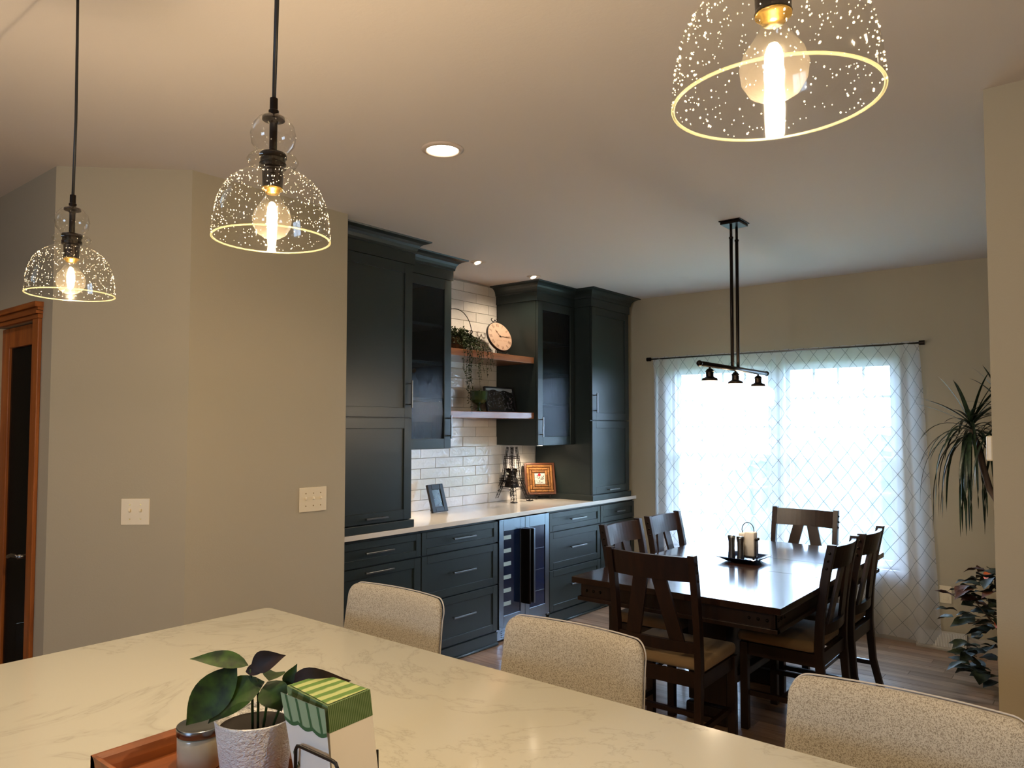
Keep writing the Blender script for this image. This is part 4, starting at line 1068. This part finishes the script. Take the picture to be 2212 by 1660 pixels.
# second easel + plaque mostly hidden behind the tall cabinet
em = thing('display_easel', 'black scroll wire easel peeking out beside the tall cabinet near the photo frame', 'easel', (-3.70, 3.43, CT), 'scroll easels on the counter')
mxe = lean((-3.70, 3.43, CT + .001), math.radians(0), 0.0); easel(em, mxe, .10)
mx = lean((-3.715, 3.43, CT + .035), math.radians(0), math.radians(15))
t = MB().prism([(-.10, .07), (0, -.03), (.10, .07), (0, .17)], -.004, .004, mx @ Matrix.Rotation(PI / 2, 4, 'X')).build('wooden_plaque', 'corkrim', bev=.001)
tag(t, 'red-brown diamond plaque peeking out beside the tall cabinet', 'plaque')

# wire tower
tx, ty = -3.885, 4.905
t = thing('wire_tower', 'black wire lattice tower ornament with four splayed feet on the counter', 'ornament', (tx, ty, CT))
lev = [(0, .108, .034), (.09, .078, .030), (.175, .050, .026), (.30, .040, .022), (.365, .035, .018), (.455, .025, .014)]
def tp(k, sx, sy, ix, iy):
    z, h, e = k; return Vector((tx + sx * (h - e * ix), ty + sy * (h - e * iy), CT + z))
for sx in (-1, 1):
    for sy in (-1, 1):
        b = MB()
        ends = [(1, 1), (1, -1), (-1, 1), (-1, -1)]
        L = []
        for z, h, e in lev:
            L.append([Vector((tx + sx * (h + e * .5 * i), ty + sy * (h + e * .5 * j), CT + z)) for i, j in ((1, 1), (1, -1), (-1, -1), (-1, 1))])
        for A, B in zip(L, L[1:]):
            n_ = 3
            for q in range(n_):
                a = [A[c].lerp(B[c], q / n_) for c in range(4)]; c2 = [A[c].lerp(B[c], (q + 1) / n_) for c in range(4)]
                for c in range(4):
                    b.cyl(a[c], c2[c], .0021, n=5); b.cyl(a[c], a[(c + 1) % 4], .0016, n=4); b.cyl(a[c], c2[(c + 1) % 4], .0011, n=4)
        b.build('lattice_leg', 'blackmetal', t)
        z, h, e = lev[0]; MB().box(tx + sx * h - .021, tx + sx * h + .021, ty + sy * h - .021, ty + sy * h + .021, CT, CT + .007).build('foot', 'blackmetal', t)
for z, h in ((.172, .074), (.190, .074), (.374, .046), (.358, .046)):
    b = MB(); q = [Vector((tx + a * h, ty + c * h, CT + z)) for a, c in ((1, 1), (-1, 1), (-1, -1), (1, -1))]; b.tube(q, .0022, 5, True); b.build('deck_rail', 'blackmetal', t)
b = MB()
for s in range(4):
    for i in range(8):
        f = (i + .5) / 8 * 2 - 1; h = .074; p = [(h, f * h), (-h, f * h), (f * h, h), (f * h, -h)][s]
        b.cyl((tx + p[0], ty + p[1], CT + .172), (tx + p[0], ty + p[1], CT + .187), .001, n=4)
b.build('deck_balusters', 'blackmetal', t)
for ax in (0, 1):
    for s in (-1, 1):
        pts = []
        for i in range(13):
            a = PI * i / 12; u = .085 * math.cos(a); z = .075 + .035 * math.sin(a); h = .088
            pts.append((tx + (u if ax == 0 else s * h), ty + (s * h if ax == 0 else u), CT + z))
        MB().tube(pts, .0018, 5).build('arch', 'blackmetal', t)
# dark rose candle cup standing inside the tower
MB().box(tx - .070, tx + .070, ty - .070, ty + .070, CT + .118, CT + .122).build('inner_shelf', 'blackmetal', t)
o = thing('rose_ornament', 'dark metal rose bouquet ornament inside the wire tower', 'ornament', (tx, ty, CT + .1225))
MB().lathe([(0, 0), (.064, 0), (.060, .02), (.052, .045), (.045, .065), (.038, .08), (.042, .10), (0, .105)], (tx, ty, CT + .1225), 10).build('base', 'bronze', o)
rg = random.Random(2)
for k in range(5):
    a = k * 2 * PI / 5; c_ = Vector((tx + .030 * math.cos(a), ty + .030 * math.sin(a), CT + .1225 + .115 + (.018 if k % 2 else 0))); b = MB()
    for i in range(7):
        a2 = i * 2 * PI / 7; p = c_ + Vector((math.cos(a2) * .004, math.sin(a2) * .004, -.018)); q = c_ + Vector((math.cos(a2) * .030, math.sin(a2) * .030, .018)); b.grid(leaf_mesh(p, q, .034, (0, 0, 1), fold=.5, n=4, segs=1))
    b.ico(c_, .022, 1); b.build('rose', 'bronze', o)

# ---------------------------------------------------------------- items on the floating shelves
SU, SL = 2.0955, 1.6505
# basket plant on upper shelf
bx, by = -3.745, 4.055
t = thing('hanging_basket', 'wire basket with an arched handle holding a trailing plant on the upper shelf', 'basket', (bx, by, SU))
R_ = .105
b = MB()
for z, r in ((.004, .07), (.05, .09), (.10, .105)):
    b.tube([(bx + r * math.cos(a), by + r * math.sin(a), SU + z) for a in [2 * PI * i / 28 for i in range(28)]], .0025, 5, True)
for i in range(14):
    a = 2 * PI * i / 14; b.tube([(bx + r * math.cos(a), by + r * math.sin(a), SU + z) for z, r in ((.004, .07), (.05, .09), (.10, .105))], .0018, 4)
b.build('wire_body', 'blackmetal', t)
MB().lathe([(0, .008), (.066, .008), (.085, .05), (.098, .095), (0, .10)], (bx, by, SU), 24).build('liner', 'bark', t)
hr = .185
MB().tube([(bx, by + .105, SU + .10), (bx, by + .145, SU + .13), (bx, by + hr, SU + .17)] [:0] + [(bx, by + .175 * math.cos(a), SU + .155 + .165 * math.sin(a)) for a in [PI * i / 24 for i in range(25)]], .003, 6).build('handle', 'blackmetal', t, smooth=True)
for s in (-1, 1):
    MB().tube([(bx, by + s * .175, SU + .155), (bx, by + s * .17, SU + .11), (bx, by + s * .105, SU + .10)], .003, 6).build('handle_post', 'blackmetal', t, smooth=True)
    MB().tube([(bx, by + s * .175 + .013 * math.cos(a), SU + .165 + .013 * math.sin(a)) for a in [2 * PI * i / 14 for i in range(14)]], .0025, 5, True).build('handle_ring', 'blackmetal', t, smooth=True)
pl = thing('trailing_plant', 'trailing string plant with small rounded leaves spilling over the upper shelf', 'plant', (bx, by, SU + .10))
rg = random.Random(12)
def vine(pts, dens, parent, size=.0075):
    b = MB(); P = [Vector(p) for p in pts]; b.tube(P, .0011, 4)
    for A, B in zip(P, P[1:]):
        L = (B - A).length; k_ = max(1, int(L * dens))
        for i in range(k_):
            p = A.lerp(B, (i + rg.random()) / k_); dr = Vector((rg.uniform(-1, 1), rg.uniform(-1, 1), rg.uniform(-.3, .9))).normalized(); s_ = size * rg.uniform(.7, 1.3)
            b.grid(leaf_mesh(p, p + dr * s_ * 2.0, s_ * 1.4, (rg.uniform(-1, 1), rg.uniform(-1, 1), 1), n=3, segs=1))
    o = b.build('vine', 'ivyleaf', parent); o['kind'] = 'stuff'
for i in range(95):
    a = rg.uniform(0, 2 * PI); r1 = rg.uniform(.02, .115); top_ = SU + .10 + rg.uniform(.02, .11) * (1 - r1 / .2)
    p0 = (bx + .03 * math.cos(a), by + .03 * math.sin(a), SU + .10); p1 = (bx + r1 * math.cos(a), by + r1 * math.sin(a), top_)
    p2 = (bx + (r1 + .03) * math.cos(a), by + (r1 + .035) * math.sin(a), top_ - rg.uniform(.02, .09)); p3 = (p2[0] + .004, p2[1], p2[2] - rg.uniform(.0, .06))
    vine([p0, p1, p2, p3], 130, pl, .0085)
for i in range(26):     # curtains of vines over the front right
    yy = by + rg.uniform(-.05, .17); xx = bx + rg.uniform(.09, .15); z1 = SU + rg.uniform(.0, .05)
    vine([(bx + .06, by + (yy - by) * .6, SU + .12), (xx - .02, yy, SU + .09), (xx, yy + .01, z1 + .02), (xx + .01, yy + .012, SU + .004 - rg.uniform(0, .0))], 150, pl, .008)
xo = -3.555
for yy, zb, d_ in ((3.965, 1.80, 150), (3.985, 1.70, 170), (4.005, 1.635, 170), (4.02, 1.76, 170), (3.93, 1.92, 140), (4.09, 1.90, 120), (4.12, 1.88, 130), (4.145, 1.93, 110), (4.19, 1.90, 110), (4.23, 1.95, 120), (4.10, 1.78, 45), (4.0, 1.86, 170), (4.25, 1.98, 120), (4.07, 1.97, 130)):
    vine([(bx + .08, by + (yy - by) * .5, SU + .10), (xo - .06, yy, SU + .05), (xo + .002, yy, SU + .01), (xo + .006, yy + .004, SU - .06), (xo + .004, yy - .006 + rg.uniform(-.01, .01), (SU + zb) / 2), (xo + .008, yy + rg.uniform(-.01, .01), zb)], d_, pl, .0068)

# clock on upper shelf
mx = lean((-3.725, 4.590, SU + .030), math.radians(-8), math.radians(20))
t = thing('table_clock', 'round cream table clock with roman numerals on a scroll stand, upper shelf', 'clock', (-3.735, 4.59, SU))
R_ = .128; cz = R_ + .012
mc = mx @ Matrix.Translation((0, 0, cz)) @ Matrix.Rotation(-PI / 2, 4, 'X')   # local xy -> dial plane
# dial plane: use x right, z up, y toward viewer
MB().cyl((0, -.010, cz), (0, .010, cz), R_, n=56).xf(mx).build('case', 'black', t, bev=.002)
MB().cyl((0, .0085, cz), (0, .0115, cz), R_ - .006, n=56).xf(mx).build('dial', 'clockface', t)
def text_mesh(s, size, mtx, m, name, parent):
    cu = bpy.data.curves.new('txt', 'FONT'); cu.body = s; cu.size = size; cu.align_x = 'CENTER'; cu.align_y = 'CENTER'; cu.extrude = .0002
    o = bpy.data.objects.new('txt', cu); COL.objects.link(o); bpy.context.view_layer.update()
    me = bpy.data.meshes.new_from_object(o.evaluated_get(bpy.context.evaluated_depsgraph_get())); bpy.data.objects.remove(o); bpy.data.curves.remove(cu)
    b = bmesh.new(); b.from_mesh(me); bmesh.ops.transform(b, matrix=mtx, verts=b.verts); bpy.data.meshes.remove(me); return b
txtrot = Matrix.Rotation(PI / 2, 4, 'X') @ Matrix.Rotation(PI, 4, 'Y')      # text (x,y) -> mirrored twice so it reads from +y
txtrot = Matrix(((-1, 0, 0, 0), (0, 0, 1, 0), (0, 1, 0, 0), (0, 0, 0, 1)))
# seen from +y with z up, the viewer's right is -x
nb = MB()
for i, s in enumerate(('XII', 'I', 'II', 'III', 'IIII', 'V', 'VI', 'VII', 'VIII', 'IX', 'X', 'XI')):
    a = 2 * PI * i / 12; r = .098
    mt = mx @ Matrix.Translation((-r * math.sin(a), .0118, cz + r * math.cos(a))) @ Matrix.Rotation(-0., 4, 'Y') @ txtrot @ Matrix.Rotation(-a, 4, 'Z') @ Matrix.Diagonal((.75, 1.25, 1, 1))
    q = text_mesh(s, .034, mt, 'ink', 'numeral', t); me = bpy.data.meshes.new('q'); q.to_mesh(me); q.free(); nb.b.from_mesh(me); bpy.data.meshes.remove(me)
nb.build('numerals', 'ink', t)
q = text_mesh('CASTELLE, VION', .017, mx @ Matrix.Translation((0, .0118, cz - .037)) @ txtrot, 'inkpale', 'lettering', t)
k_ = MB(); me = bpy.data.meshes.new('q'); q.to_mesh(me); q.free(); k_.b.from_mesh(me); bpy.data.meshes.remove(me); k_.build('lettering', 'inkpale', t)
def hand(ang, L, wd, nm, yo):
    wd *= 1.7
    d = Vector((-math.sin(ang), 0, math.cos(ang))); s = Vector((d.z, 0, -d.x)); c0 = Vector((0, yo, cz)); b = MB()
    P = [c0 - d * .015 + s * wd, c0 - d * .015 - s * wd, c0 + d * L * .6 - s * wd, c0 + d * L * .66 - s * wd * 3, c0 + d * L, c0 + d * L * .66 + s * wd * 3, c0 + d * L * .6 + s * wd]
    vs = [b.b.verts.new(p) for p in P]; f = b.b.faces.new(vs); r = bmesh.ops.extrude_face_region(b.b, geom=[f]); bmesh.ops.translate(b.b, vec=(0, .0008, 0), verts=[v_ for v_ in r['geom'] if isinstance(v_, bmesh.types.BMVert)])
    b.xf(mx).build(nm, 'ink', t)
hand(math.radians(-32), .066, .0016, 'hour_hand', .0130); hand(math.radians(92), .098, .0012, 'minute_hand', .0145)
MB().cyl((0, .0118, cz), (0, .0165, cz), .006, n=14).xf(mx).build('hub', 'black', t)
def scroll(cx_, cz_, r, s, parent, start, nm):
    pts = []
    for i in range(22):
        a = start + s * i / 21 * 1.6 * PI; rr_ = r * (1 - i / 30); pts.append(mx @ Vector((cx_ + rr_ * math.cos(a), 0, cz_ + rr_ * math.sin(a))))
    MB().tube(pts, .0036, 6).build(nm, 'blackmetal', parent, smooth=True)
for s in (-1, 1):
    scroll(s * .025, cz + R_ + .026, .023, s, t, PI if s > 0 else 0, 'top_scroll')
    MB().tube([mx @ Vector(p) for p in ((s * .018, -.004, cz - R_ + .006), (s * .024, .004, -.008), (s * .030, .012, -.026))], .003, 6).build('stand_leg', 'blackmetal', t, smooth=True)
    scroll(s * .050, -.008, .012, -s, t, PI if s > 0 else 0, 'foot_scroll')
MB().tube([mx @ Vector((0, -.01, cz)), Vector((-3.735 - .09, 4.60, SU + .003))], .003, 6).build('rear_leg', 'blackmetal', t, smooth=True)

# lower shelf
gx, gy = -3.735, 4.305
tag(MB().lathe([(0, 0), (.040, 0), (.042, .004), (.022, .016), (.010, .030), (.009, .044), (.020, .056), (.048, .070), (.064, .092), (.068, .120), (.069, .160), (.066, .160), (.064, .120), (.058, .094), (.040, .076), (0, .068)], (gx, gy, SL), 14).build('goblet', 'goblet'), 'dark green pressed-glass goblet on the lower shelf', 'goblet')
mx = lean((-3.745, 4.600, SL + .004), math.radians(-8), math.radians(12))
t = thing('photo_frame', 'black landscape frame with a dark group photo on the lower shelf', 'photo frame', (-3.74, 4.60, SL))
w_, h_ = .315, .205; e = .012
MB().box(-w_ / 2, -w_ / 2 + e, -.012, .008, 0, h_, mx).box(w_ / 2 - e, w_ / 2, -.012, .008, 0, h_, mx).box(-w_ / 2 + e, w_ / 2 - e, -.012, .008, 0, e, mx).box(-w_ / 2 + e, w_ / 2 - e, -.012, .008, h_ - e, h_, mx).build('frame', 'black', t, bev=.002)
MB().box(-w_ / 2 + e, w_ / 2 - e, -.006, -.002, e, h_ - e, mx).build('picture', 'photo_group', t)
b = MB(); P = [[mx @ Vector((w_ / 2 - e - (w_ - 2 * e) * i / 12, -.0015, h_ - e)) for i in range(13)], [mx @ Vector((w_ / 2 - e - (w_ - 2 * e) * i / 12, -.0015, h_ - e - .014 - .012 * (i / 12) ** 2 - .006 * math.sin(i * 1.3))) for i in range(13)]]
b.grid(P).build('sky_in_picture', 'skystrip', t)
MB().beam(mx @ Vector((0, -.014, .12)), Vector((-3.745 - .075, 4.60, SL + .003)), .03, .003).build('stand', 'black', t)
tag(MB().lathe([(0, 0), (.035, 0), (.05, .03), (.052, .10), (.035, .16), (.028, .19), (.030, .20), (.026, .20), (.024, .19), (.03, .15), (0, .14)], (-3.80, 3.862, SL), 28).build('vase', 'amber', smooth=True), 'amber vase on the lower shelf half hidden by the left glass cabinet', 'vase')

# ---------------------------------------------------------------- floor plants in the dining corner
dx, dy = -.60, 5.00
t = thing('dracaena_plant', 'tall dark dracaena with long drooping strap leaves behind the partition wall', 'plant', (-.50, 5.02, 0))
MB().lathe([(0, 0), (.13, 0), (.17, .28), (.175, .30), (.155, .30), (.15, .27), (0, .27)], (-.24, 5.02, 0), 28).build('pot', 'potgloss', t, smooth=True)
MB().tube([(-.26, 5.02, .26), (-.34, 5.02, .8), (-.54, 5.01, 1.2), (-.615, 5.0, 1.53)], .017, 8).build('stem', 'bark', t, smooth=True)
MB().tube([(-.23, 5.03, .26), (-.28, 5.04, .9), (-.38, 5.02, 1.3), (-.44, 5.0, 1.60)], .016, 8).build('stem', 'bark', t, smooth=True)
rg = random.Random(31)
def strap(h, az, el, L, sag, wd):
    pts = []; p = Vector(h); d = Vector((math.cos(az) * math.cos(el), math.sin(az) * math.cos(el), math.sin(el))); n_ = 9; rows = []
    for i in range(n_ + 1):
        tt = i / n_; w2 = wd / 2 * min(1, .35 + tt * 4) * (1 - tt) ** .5 + .0004
        s = d.cross(Vector((0, 0, 1)));
        if s.length < .05: s = Vector((-math.sin(az), math.cos(az), 0))
        s.normalize(); nn = s.cross(d)
        rows.append([p - s * w2 + nn * w2 * .3, p.copy(), p + s * w2 + nn * w2 * .3])
        p = p + d * (L / n_); d = (d + Vector((0, 0, -sag / n_ * (1 + tt)))).normalized()
    MB().grid(rows).build('leaf', 'dracaena', t, smooth=True)
for hd_, n_, zl in (((-.618, 5.0, 1.545), 62, 0), ((-.445, 4.99, 1.62), 44, 0)):
    for i in range(n_):
        az = i * 2.399 + rg.uniform(-.3, .3); f = i / n_
        if f < .30: el, sag, L = rg.uniform(.35, 1.25), rg.uniform(.15, .7), rg.uniform(.26, .36)
        elif f < .55: el, sag, L = rg.uniform(-.1, .6), rg.uniform(.8, 2.0), rg.uniform(.30, .42)
        else: el, sag, L = rg.uniform(-.9, .3), rg.uniform(2.5, 6.0), rg.uniform(.46, .68)
        strap((hd_[0], hd_[1], hd_[2] - f * .10 + .03), az, el, L, sag, rg.uniform(.017, .026))
t = thing('leafy_floor_plant', 'bushy dark plant with rust-coloured leaves on the floor below the dracaena', 'plant', (-.50, 5.28, 0))
MB().lathe([(0, 0), (.09, 0), (.11, .18), (.115, .20), (.10, .20), (.095, .18), (0, .18)], (-.36, 5.30, 0), 28).build('pot', 'potgloss', t, smooth=True)
for i in range(210):
    a = rg.uniform(0, 2 * PI); r = rg.uniform(.02, .33); z = rg.uniform(.06, .68); r *= (1 - abs(z - .36) * .9)
    p = Vector((-.50 + r * math.cos(a), 5.28 + r * .8 * math.sin(a), z)); d = Vector((math.cos(a + rg.uniform(-.6, .6)), math.sin(a + rg.uniform(-.6, .6)), rg.uniform(-.5, .35))).normalized()
    mt = 'poinsettia' if rg.random() < .78 or z < .45 else 'rust'
    leaf(t, mt, p, p + d * rg.uniform(.09, .16), rg.uniform(.06, .10), (rg.uniform(-.5, .5), rg.uniform(-.5, .5), 1), droop=.08, n=6, curl=.5)
for i in range(16):
    a = rg.uniform(0, 2 * PI); MB().tube([(-.36, 5.30, .175), (-.48 + .1 * math.cos(a), 5.29 + .08 * math.sin(a), .40), (-.50 + .2 * math.cos(a), 5.28 + .15 * math.sin(a), rg.uniform(.35, .62))], .003, 5).build('stem', 'bark', t)
for p in ((-.600, 5.20, .663), (-.55, 5.17, .40)):
    leaf(t, 'orange', Vector(p), Vector(p) + Vector((.04, -.03, .03)), .05, (-.4, -1, .5), n=6)

# ---------------------------------------------------------------- outdoors
struct(MB().box(-30, 30, W + .17, 60, -1.0, -.9), 'ground_lawn', 'lawn')
rg = random.Random(9); b = MB()
for (x, y, sx_, h) in ((-3.3, 11.5, .9, 2.25), (-2.3, 11.2, .8, 2.35), (-4.4, 12.0, .6, 1.9), (-1.2, 11.6, .9, 2.5), (.2, 12, 1.0, 2.6)):
    q = MB(); q.ico((x, y, h / 2 - .92), 1.0, 4, (sx_, sx_ * .8, h / 2))
    for v in q.b.verts: v.co += Vector((rg.uniform(-1, 1), rg.uniform(-1, 1), rg.uniform(-1, 1))) * .09
    b.join(q)
o = b.build('garden_hedge', 'hedge'); tag(o, 'washed-out hedge of bushes outside the window nearer the tall plant', 'hedge'); o['kind'] = 'stuff'

for o in bpy.data.objects:
    if '_org' in o: del o['_org']
